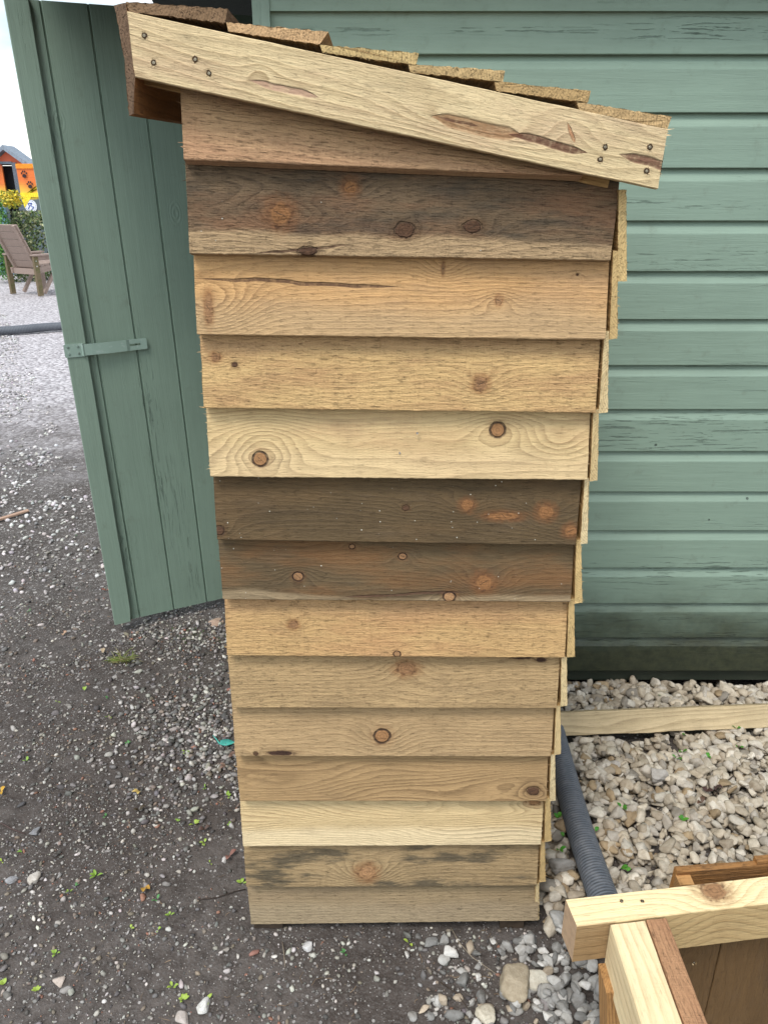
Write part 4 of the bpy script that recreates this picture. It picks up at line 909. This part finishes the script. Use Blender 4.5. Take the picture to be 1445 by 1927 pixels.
twig([(372, 1690), (410, 1684), (440, 1672), (462, 1668)], .0018, (.04, .028, .022, 1), 'dark twig poking out beside the log store lower left corner')
twig([(0, 1546), (22, 1556), (46, 1566)], .0022, (.07, .045, .04, 1), 'short reddish brown stick at the left edge in the soil')
twig([(830, 1845), (860, 1865), (880, 1895)], .0012, (.05, .035, .026, 1), 'thin dark rootlet near the bottom edge below the log store')
twig([(385, 1225), (400, 1228), (403, 1238), (390, 1244)], .0010, (.16, .14, .11, 1), 'curled dry stem by the green door corner')
# wooden lath
a = ground_at(-6, 980, .008); b = ground_at(56, 963, .008); d = (b - a).normalized(); n_ = Vector((-d.y, d.x, 0))
lm = wood('wood_lath', S(190, 160, 140), S(140, 112, 92), seed=801, freq=60)
o = plank('wooden_lath', a + Vector((0, 0, .010)), b + Vector((0, 0, .010)), b, a, .022, .022, lm, None, 3, .001, 16, (3, 3), None, n_)[0]
tag(o, 'thin pale strip of wood lying on the grey yard at the left edge', 'wood strip')
# leaves and seedlings: ground cover
def leaf_mat(name, c1, c2):
    t = NT(name); a = t.n.new('ShaderNodeAttribute'); a.attribute_name = 'tint'
    n = t.noise(t.tc.outputs['Object'], 60, 3); col = t.mix(t.ss(n, .3, .7, 0, .4), a.outputs['Color'], t.mix(1, a.outputs['Color'], (.6, .7, .5, 1), 'MULTIPLY'))
    t.b.inputs['Subsurface Weight'].default_value = 0; return t.out(col, .55)
LM = leaf_mat('leaf', 0, 0)
def leaf_geo(c0, dirv, ln, wd, curl, nrm=Vector((0, 0, 1))):
    side = dirv.cross(nrm).normalized(); prof_ = [(0, .05), (.2, .7), (.45, 1), (.7, .75), (.9, .35), (1, 0.02)]; vs = []
    for t_, w_ in prof_:
        m_ = c0 + dirv * ln * t_ + nrm * (math.sin(t_ * 2.6) * curl)
        vs += [m_ - side * wd * w_ * .5 + nrm * curl * .25 * w_, m_, m_ + side * wd * w_ * .5 + nrm * curl * .25 * w_]
    fs = []
    for i in range(5): fs += [[i * 3, i * 3 + 1, i * 3 + 4, i * 3 + 3], [i * 3 + 1, i * 3 + 2, i * 3 + 5, i * 3 + 4]]
    return vs, fs
def leafset(name, items, label, cat, **kw):
    V, F, C = [], [], []
    for vs, fs, c in items:
        n = len(V); V += [v[:] for v in vs]; F += [[i + n for i in f] for f in fs]; C += [c] * len(vs)
    o = np_mesh(name, np.array(V), np.array(F), LM, np.array(C)); return tag(o, label, cat, **kw)
lr = random.Random(12); items = []
seeds = [(181,1645,1),(32,1598,1.2),(366,1550,1),(385,1583,.8),(160,1300,1),(206,1348,.7),(205,1310,.8),(70,1862,.8),(325,1855,.8),(345,1880,.9),(105,1790,.8),(296,1747,.7),(435,1550,1),(430,1497,.9),(385,1480,.7),(295,1690,.7),(8,1848,.9),(5,1620,.8),(140,1005,.9),(95,965,.6),(55,1150,.7),(240,1395,.7),(200,1530,.7),(395,1620,.6),(335,1545,.6),(130,1675,.6),(50,1430,.8),(110,1320,.7),(770,1770,.8),(650,1785,.7),(140,1665,.6),(390,1880,1.1),(320,1720,.6),(245,1745,.7),(350,1410,.7),(455,1655,1)]
for (u, v, s_) in seeds:
    c0 = ground_at(u, v, .004); k = lr.randint(2, 5); g_ = lr.random()
    cc = (.16 + .16 * g_, .30 + .10 * g_, .04 + .03 * g_) if lr.random() < .8 else (.08, .22, .07)
    for q in range(k):
        a = lr.uniform(0, 6.28); dv = Vector((math.cos(a), math.sin(a), lr.uniform(0, .5))).normalized()
        vs, fs = leaf_geo(c0 + dv * .002, dv, lr.uniform(.007, .015) * s_ * (1 + .25 * (c0.y - 1)), lr.uniform(.005, .009) * s_, .003); items.append((vs, fs, cc))
leafset('weed_seedlings', items, 'tiny bright green weed seedlings and leaves dotted over the soil', 'weeds', kind='stuff')
items = []
for (u, v) in [(1283,1416),(1272,1428),(1389,1408),(1330,1425),(1170,1522),(1283,1545),(1385,1372),(1180,1640),(1060,1575),(1048,1540),(1120,1565),(1290,1385),(1167,1635),(1052,1600),(1240,1310)]:
    q0 = P(u, v, Z=.035); c0 = Vector((q0.x, q0.y, .036))
    for q in range(lr.randint(2, 4)):
        a = lr.uniform(0, 6.28); dv = Vector((math.cos(a), math.sin(a), lr.uniform(.1, .7))).normalized(); vs, fs = leaf_geo(c0, dv, lr.uniform(.010, .018), .010, .004); items.append((vs, fs, (.05 + .04 * lr.random(), .19 + .06 * lr.random(), .025)))
leafset('gravel_weeds', items, 'small dark green leaves growing up between the gravel stones', 'weeds', kind='stuff')
items = []
for (u, v, cc) in [(432,1607,(.22,.10,.08)),(425,1440,(.24,.15,.12)),(385,1560,(.10,.06,.05)),(440,1420,(.2,.12,.1)),(262,1522,(.05,.035,.02)),(272,1668,(.40,.22,.04)),(262,1485,(.45,.32,.10)),(2,1485,(.5,.28,.03)),(200,1110,(.28,.09,.05)),(1328,1490,(.07,.035,.03)),(1345,1480,(.06,.03,.028)),(1320,1510,(.1,.05,.03)),(195,1228,(.4,.3,.2)),(120,1190,(.38,.24,.16))]:
    c0 = ground_at(u, v, .006) if u < 1000 else P(u, v, Z=.04)
    for q in range(2):
        a = lr.uniform(0, 6.28); dv = Vector((math.cos(a), math.sin(a), lr.uniform(0, .25))).normalized(); vs, fs = leaf_geo(c0, dv, lr.uniform(.014, .022), lr.uniform(.010, .016), .006); items.append((vs, fs, cc))
leafset('leaf_litter', items, 'curled dead brown and yellow leaves scattered on the ground', 'leaves', kind='stuff')
mb = MB()                                                                      # straw and shavings
for q in range(420):
    x = lr.uniform(-1.3, .35); y = lr.uniform(.85, 2.9); z = float(gh(x, y)) + .003
    if -.29 < x < .36 and 1.24 < y < 1.95: continue
    a = lr.uniform(0, 6.28); ln_ = lr.choice([.006, .01, .014, .022]) * lr.uniform(.7, 1.3); d = Vector((math.cos(a), math.sin(a), lr.uniform(-.08, .15))); b = Vector((-d.y, d.x, 0)) * ln_ * lr.uniform(-.3, .3)
    p0 = Vector((x, y, z)); mb.tube([p0, p0 + d * ln_ * .5 + b, p0 + d * ln_], lr.uniform(.0004, .0008), 4, False)
tag(mb.build('plant_debris', plain('dry_straw', (.20, .14, .09, 1), .9, nscale=30, var=.6), None, fix=False), 'scraps of straw and fine twigs strewn over the soil', 'debris', kind='stuff')
# grass tuft
items = []; c0 = ground_at(232, 1240)
for q in range(70):
    a = lr.gauss(-.35, .9) + (math.pi if lr.random() < .25 else 0); st = c0 + Vector((lr.gauss(0, .016), lr.gauss(0, .008), 0)); dv = Vector((math.cos(a), math.sin(a) * .6, lr.uniform(.1, .55))).normalized()
    if lr.random() < .4: dv = Vector((-math.cos(a * .4), -.3, .12)).normalized()
    cc = (.20, .26, .05) if lr.random() < .6 else (.30, .27, .12)
    vs, fs = leaf_geo(st, dv, lr.uniform(.025, .06), .0022, .008); items.append((vs, fs, cc))
leafset('grass_tuft', items, 'flattened yellow green grass tuft in front of the green door', 'grass')
items = []; c0 = ground_at(365, 1195)
for q in range(40):
    st = c0 + Vector((lr.gauss(0, .05), lr.gauss(0, .02), 0)); a = lr.uniform(0, 6.28); dv = Vector((math.cos(a), math.sin(a), lr.uniform(.1, .6))).normalized(); vs, fs = leaf_geo(st, dv, lr.uniform(.006, .014), .004, .002); items.append((vs, fs, (.06, .10, .03)))
leafset('moss_growth', items, 'dark green mossy growth on soil below the open door', 'moss', kind='stuff')
# teal plastic scrap
tp = plain('teal_plastic', (.07, .36, .30, 1), .35, nscale=80, var=.15)
a0 = ground_at(401, 1382, .012); a1 = ground_at(414, 1396, .006); a2 = ground_at(442, 1398, .007); mb = MB()
mb.tube([a0, a0.lerp(a1, .5) + Vector((0, 0, .002)), a1], [.0013, .0018, .003], 8)
vs = []; n = 9
for k in range(n):
    t_ = k / (n - 1); c = a1.lerp(a2, t_); w_ = .014 * math.sin(math.pi * min(1, t_ * .8 + .18)); 
    for s_ in (-1, 0, 1): vs.append(c + Vector((0, s_ * w_, .007 * abs(s_) - .001)))
    for s_ in (1, 0, -1): vs.append(c + Vector((0, s_ * w_, .007 * abs(s_) + .0006)))
mb.add(vs, [[i * 6 + k, i * 6 + (k + 1) % 6, i * 6 + 6 + (k + 1) % 6, i * 6 + 6 + k] for i in range(n - 1) for k in range(6)] + [[5, 4, 3, 2, 1, 0], [(n - 1) * 6 + k for k in range(6)]])
o = mb.build('plastic_scrap', tp, None, smooth=True); tag(o, 'torn teal plastic scrap on the ground beside the log store left edge', 'plastic scrap')

# ------------------------------------------------------------------ yard beyond the door
cw = wood('weathered_chair_wood', S(172, 154, 144), S(140, 122, 112), seed=901, freq=60, amp=.03, contrast=.4, blot=.3)
cwg = wood('mossy_chair_leg', S(130, 116, 92), S(96, 88, 60), seed=902, freq=60, tint=S(92, 98, 50), tintamt=.7)
boltm = plain('bolt_head', (.7, .7, .7, 1), .4)
def chair(loc, rz, label, group):
    """garden armchair; local +x is forward"""
    t = empty('garden_chair', loc, label, 'chair', group, rz)
    def bx(name, x0, x1, y0, y1, z0, z1, mat=cw, M=None):
        mb = MB(); cx, cy, cz = (x0 + x1) / 2, (y0 + y1) / 2, (z0 + z1) / 2; mb.box(x0 - cx, x1 - cx, y0 - cy, y1 - cy, z0 - cz, z1 - cz)
        return mb.build(name, mat, t, (M or Matrix.Identity(4)) @ Matrix.Translation((cx, cy, cz)), local=True)
    W = .33
    BM = Matrix.Translation((-.02, 0, .42)) @ Matrix.Rotation(R(-24), 4, 'Y')
    for y in (-W + .06, W - .10): bx('back_rail', -.035, 0, y, y + .045, -.06, .74, M=BM)
    for k in range(6): bx('back_slat', 0.001, .022, -W + .03, W - .03, .02 + k * .122, .02 + k * .122 + .110, M=BM)
    SMx = Matrix.Translation((0, 0, .40)) @ Matrix.Rotation(R(-8), 4, 'Y')
    for y in (-W + .03, W - .07): bx('seat_rail', -.10, .62, y, y + .04, -.05, .04, M=SMx)
    for k in range(6): bx('seat_slat', .02 + k * .098, .02 + k * .098 + .085, -W + .03, W - .03, .042, .062, M=SMx)
    for y in (-W - .02, W - .02 + .0):
        a = bx('arm', -.14, .60, y - .04, y + .08, .625, .65); bx('arm_rail', -.10, .56, y + .02, y + .05, .55, .62)
    for x in (-.13, .50):
        for y in (-W - .015, W + .0):
            l = bx('leg', x, x + .085, y, y + .045, 0, .623, cwg if x < 0 else cw)
            for z in (.46, .54): bx('bolt', x + .03, x + .045, y - .003 if y < 0 else y + .045, y if y < 0 else y + .048, z, z + .014, boltm)
    bx('cross_rail', -.075, -.04, -W, W, .33, .42)
    for y in (-W + .06, W - .10):
        M = Matrix.Translation((.28, y, .33)) @ Matrix.Rotation(R(38), 4, 'Y'); bx('brace', -.02, .03, 0, .045, -.38, 0, M=M)
    return t
chair(P(40, 556, Z=0) + Vector((.12, .16, 0)), R(62), 'weathered grey wooden garden armchair seen from behind by the hedge', 'weathered garden armchairs on the far gravel')
chair(P(-52, 520, Z=0) + Vector((-.22, .5, 0)), R(160), 'weathered garden armchair mostly cut off by the left edge', 'weathered garden armchairs on the far gravel')

def foliage(name, center, size, n, leaf, cols, label, cat, seed, shell=.55, box=True, parent=None):
    r_ = np.random.RandomState(seed); P_ = r_.uniform(-1, 1, (n * 3, 3)); 
    m_ = np.max(np.abs(P_) ** 1, 1) if box else np.linalg.norm(P_, axis=1)
    lump = .12 * np.sin(P_[:, 0] * 5 + seed) * np.cos(P_[:, 1] * 4) + .12 * np.sin(P_[:, 2] * 6 + P_[:, 0] * 7)
    P_ = P_[(m_ < 1 + lump) & (m_ > shell)][:n]; n = len(P_); c = P_ * np.array(size) / 2 + np.array(center)
    nn = r_.normal(size=(n, 3)) + P_ * .8; nn /= np.linalg.norm(nn, axis=1, keepdims=True); u = np.cross(nn, r_.normal(size=(n, 3))); u /= np.linalg.norm(u, axis=1, keepdims=True); v = np.cross(nn, u)
    s_ = leaf * r_.uniform(.6, 1.3, (n, 1)); q = np.stack([c - u * s_, c - v * s_ * .55, c + u * s_, c + v * s_ * .55], 1).reshape(-1, 3)
    F = np.arange(n * 4).reshape(n, 4); cc = np.array(cols)[r_.randint(0, len(cols), n)] * r_.uniform(.7, 1.25, (n, 1))
    o = np_mesh(name, q, F, LM, np.repeat(cc, 4, 0), False)
    if label: tag(o, label, cat)
    return o
hx0 = P(14, 395, Y=15.3); hx1 = P(95, 395, Y=15.3)
foliage('hedge', (hx0.x + .85, 15.8, .62), (2.3, .9, 1.28), 9000, .032, [(.10, .15, .05), (.16, .20, .08), (.06, .10, .035), (.30, .30, .17)], 'clipped bushy variegated hedge behind the garden chair', 'hedge', 3)
yb_ = P(17, 385, Y=15.6)
foliage('yellow_shrub', (yb_.x + .05, 15.6, 1.47), (.44, .4, .32), 420, .036, [(.75, .55, .04), (.80, .62, .10), (.35, .38, .06)], 'yellow flowering shrub above the hedge by the orange cabin', 'shrub', 5, .1, False)
g_ = P(-4, 405, Y=15.2); foliage('conifer_shrub', (g_.x - .1, 15.2, .85), (.5, .5, 1.6), 3000, .03, [(.09, .22, .05), (.14, .30, .07)], 'bright green conifer shrub at the left edge beside the hedge', 'shrub', 6, .3, False)

# orange cabin
CY = 17.4
cab = empty('orange_cabin', (P(8, 400, Y=CY).x, CY, 0), 'orange painted wooden cabin with grey gable roof and open dark doorway', 'cabin')
def cabin_paint():
    t = NT('orange_yellow_paint'); c = t.xyz(t.tc.outputs['Object']); z = t.M('ADD', c[2], t.M('MULTIPLY', t.M('SUBTRACT', t.noise(t.map(t.tc.outputs['Object'], (4, 1, 1.5)), 1, 2), .5), .25))
    col = t.mix(t.ss(z, 1.55, 1.85), (.72, .50, .06, 1), (.70, .17, .04, 1)); col = t.mix(t.ss(z, 2.05, 2.2), col, (.62, .13, .06, 1))
    col = t.mix(t.ss(z, 1.45, 1.49, 1, 0), col, (.10, .13, .14, 1))
    ln = t.ss(t.M('ABSOLUTE', t.M('SUBTRACT', t.M('FRACT', t.M('MULTIPLY', c[2], 8)), .5)), .46, .5)
    return t.out(t.mix(t.M('MULTIPLY', ln, .3), col, (.2, .05, .02, 1)), .5)
cp = cabin_paint()
ax = P(11, 273, Y=CY); apx = ax.x; apz = ax.z - .11; ev = P(49, 304, Y=CY); ez_ = ev.z - .07; hw = ev.x - ax.x + .05
mb = MB(); wlx = hw - .05
dl = P(3, 308, Y=CY).x; dr = P(27, 308, Y=CY).x; dz = P(20, 309, Y=CY).z
mb.box(apx - wlx, dl, CY, CY + .05, 0, ez_); mb.box(dr, apx + wlx, CY, CY + .05, 0, ez_); mb.box(dl, dr, CY, CY + .05, dz, ez_)
mb.prism([(apx - wlx, CY, ez_), (apx + wlx, CY, ez_), (apx, CY, apz)], (0, .05, 0)); mb.box(apx - wlx, apx - wlx + .04, CY + .05, CY + .35, 0, ez_); mb.box(apx + wlx - .04, apx + wlx, CY + .05, CY + .35, 0, ez_)
mb.build('cabin_wall', cp, cab)
mb = MB(); sl = (apz - ez_) / (wlx)
mb.prism([(apx, CY - .15, apz + .02), (apx + hw + .12, CY - .15, ez_ - .12 * sl - .02), (apx + hw + .12, CY - .15, ez_ - .12 * sl + .07), (apx, CY - .15, apz + .11), (apx - hw - .12, CY - .15, ez_ - .12 * sl + .07), (apx - hw - .12, CY - .15, ez_ - .12 * sl - .02)], (0, .55, 0))
mb.build('cabin_roof', plain('blue_grey_roof', (.22, .26, .31, 1), .6, nscale=20), cab)
mb = MB(); mb.box(apx - wlx + .05, apx + wlx - .05, CY + .3, CY + .34, 0, ez_); mb.build('cabin_inside', plain('cabin_dark', (.035, .035, .04, 1), .9), cab)
mb = MB(); mb.box(dr - .03, dr + .06, CY - .05, CY + .0, 0, dz + .03); mb.box(dl - .04, dr - .03, CY - .05, CY, dz - .0, dz + .05); mb.build('door_frame', plain('slate_frame', (.12, .14, .17, 1), .6), cab)
# the open door leaf: orange and yellow with paw prints, grey lower part with a round badge
do = P(31, 309, Y=CY - .25); dof = P(70, 309, Y=CY - .25)
mb = MB(); mb.box(0, .62, 0, .04, .10, dz); leaf = mb.build('cabin_door', cp, cab, Matrix.Translation((do.x, CY - .27, 0)))
trim = plain('orange_trim', (.85, .25, .02, 1), .5); trimy = plain('yellow_trim', (.85, .62, .03, 1), .5)
mb = MB(); mb.box(0, .62, -.02, 0, dz - .09, dz); mb.build('door_rail', trim, leaf, Matrix.Translation((do.x, CY - .27, 0)))
zz = P(50, 366, Y=CY - .3).z; mb = MB(); mb.box(0, .62, -.02, 0, zz - .05, zz + .03); 
mb.prism([(.0, -.016, zz - .05), (.22, -.016, zz - .05), (.05, -.016, zz - .26)], (0, .012, 0)); mb.prism([(.10, -.021, zz), (.16, -.021, zz), (.62, -.021, dz - .25), (.62, -.021, dz - .34)], (0, .006, 0))
mb.build('door_brace', trimy, leaf, Matrix.Translation((do.x, CY - .27, 0)))
pawm = plain('paw_print_black', (.03, .015, .02, 1), .6)
def disc(mb, x, z, rx, rz, y, n=16, th=.004): mb.prism([(x + rx * math.cos(2 * math.pi * k / n), y, z + rz * math.sin(2 * math.pi * k / n)) for k in range(n)], (0, th, 0))
for (u, v) in ((46, 329), (57, 349)):
    q = P(u, v, Y=CY - .3); mb = MB(); disc(mb, 0, -.02, .042, .035, 0)
    for k, (dx, dz_) in enumerate(((-.05, .03), (-.02, .062), (.02, .062), (.05, .03))): disc(mb, dx, dz_, .014, .021, 0)
    mb.build('paw_print', pawm, leaf, Matrix.Translation((q.x, CY - .296, q.z)))
q = P(58, 388, Y=CY - .3); mb = MB(); disc(mb, 0, 0, .125, .125, 0, 24, .01); bd = mb.build('badge', plain('badge_white', (.72, .74, .78, 1), .4), leaf, Matrix.Translation((q.x, CY - .285, q.z)))
mb = MB(); bl_pts = [(-.06, -.05), (-.02, .0), (-.05, .05), (.03, .06), (.0, .01), (.06, -.02), (.01, -.07)]
for (a, b) in zip(bl_pts[:-1], bl_pts[1:]): mb.tube([(a[0], -.002, a[1]), (b[0], -.002, b[1])], .009, 6)
for k in range(20):
    a = 2 * math.pi * k / 20; b = 2 * math.pi * (k + .55) / 20; mb.tube([(.105 * math.cos(a), -.001, .105 * math.sin(a)), (.105 * math.cos(b), -.001, .105 * math.sin(b))], .004, 5)
mb.build('badge_mark', plain('badge_blue', (.06, .10, .38, 1), .5), leaf, Matrix.Translation((q.x, CY - .285, q.z)))
mb = MB(); pl = P(0, 405, Y=CY - .6); mb.box(-.55, .12, 0, .04, 0, 1.32)
bb = mb.build('screen_panel', plain('blue_slate_panel', (.10, .19, .25, 1), .6), cab, Matrix.Translation((pl.x, CY - .55, 0)))
# bare tree far behind
tr = empty('bare_tree', P(4, 380, Y=34).xy.to_3d(), 'leafless thin tree against the pale sky behind the orange cabin', 'tree')
mb = MB(); rr = random.Random(8)
def branch(p, d, ln, r, lvl):
    q = p + d * ln; mb.tube([p, (p + q) / 2 + Vector((rr.uniform(-1, 1), rr.uniform(-1, 1), 0)) * ln * .05, q], [r, r * .8, r * .6], 5, False)
    if lvl == 0: return
    for k in range(3): branch(q if k else p.lerp(q, .6), (d + Vector((rr.uniform(-1, 1), rr.uniform(-1, 1), rr.uniform(-.1, .5))) * .6).normalized(), ln * rr.uniform(.6, .8), r * .55, lvl - 1)
tp0 = P(4, 380, Y=34); branch(Vector((tp0.x, 34, 0)), Vector((0, 0, 1)), 2.6, .07, 5)
mb.build('branches', plain('grey_bark', (.20, .19, .20, 1), .9), tr, fix=False)
# distant tree belt so the horizon is not bare
for k in range(9):
    x = -70 + k * 17 + random.Random(k).uniform(-4, 4)
    if -34 < x < -14 : continue
    foliage('distant_tree', (x, 75, 3.5), (15, 6, 7.5), 2500, .35, [(.07, .10, .04), (.10, .14, .06), (.05, .08, .03)], 'distant green tree number %s beyond the yard' % ['one', 'two', 'three', 'four', 'five', 'six', 'seven', 'eight', 'nine'][k], 'tree', 30 + k, .2, False)
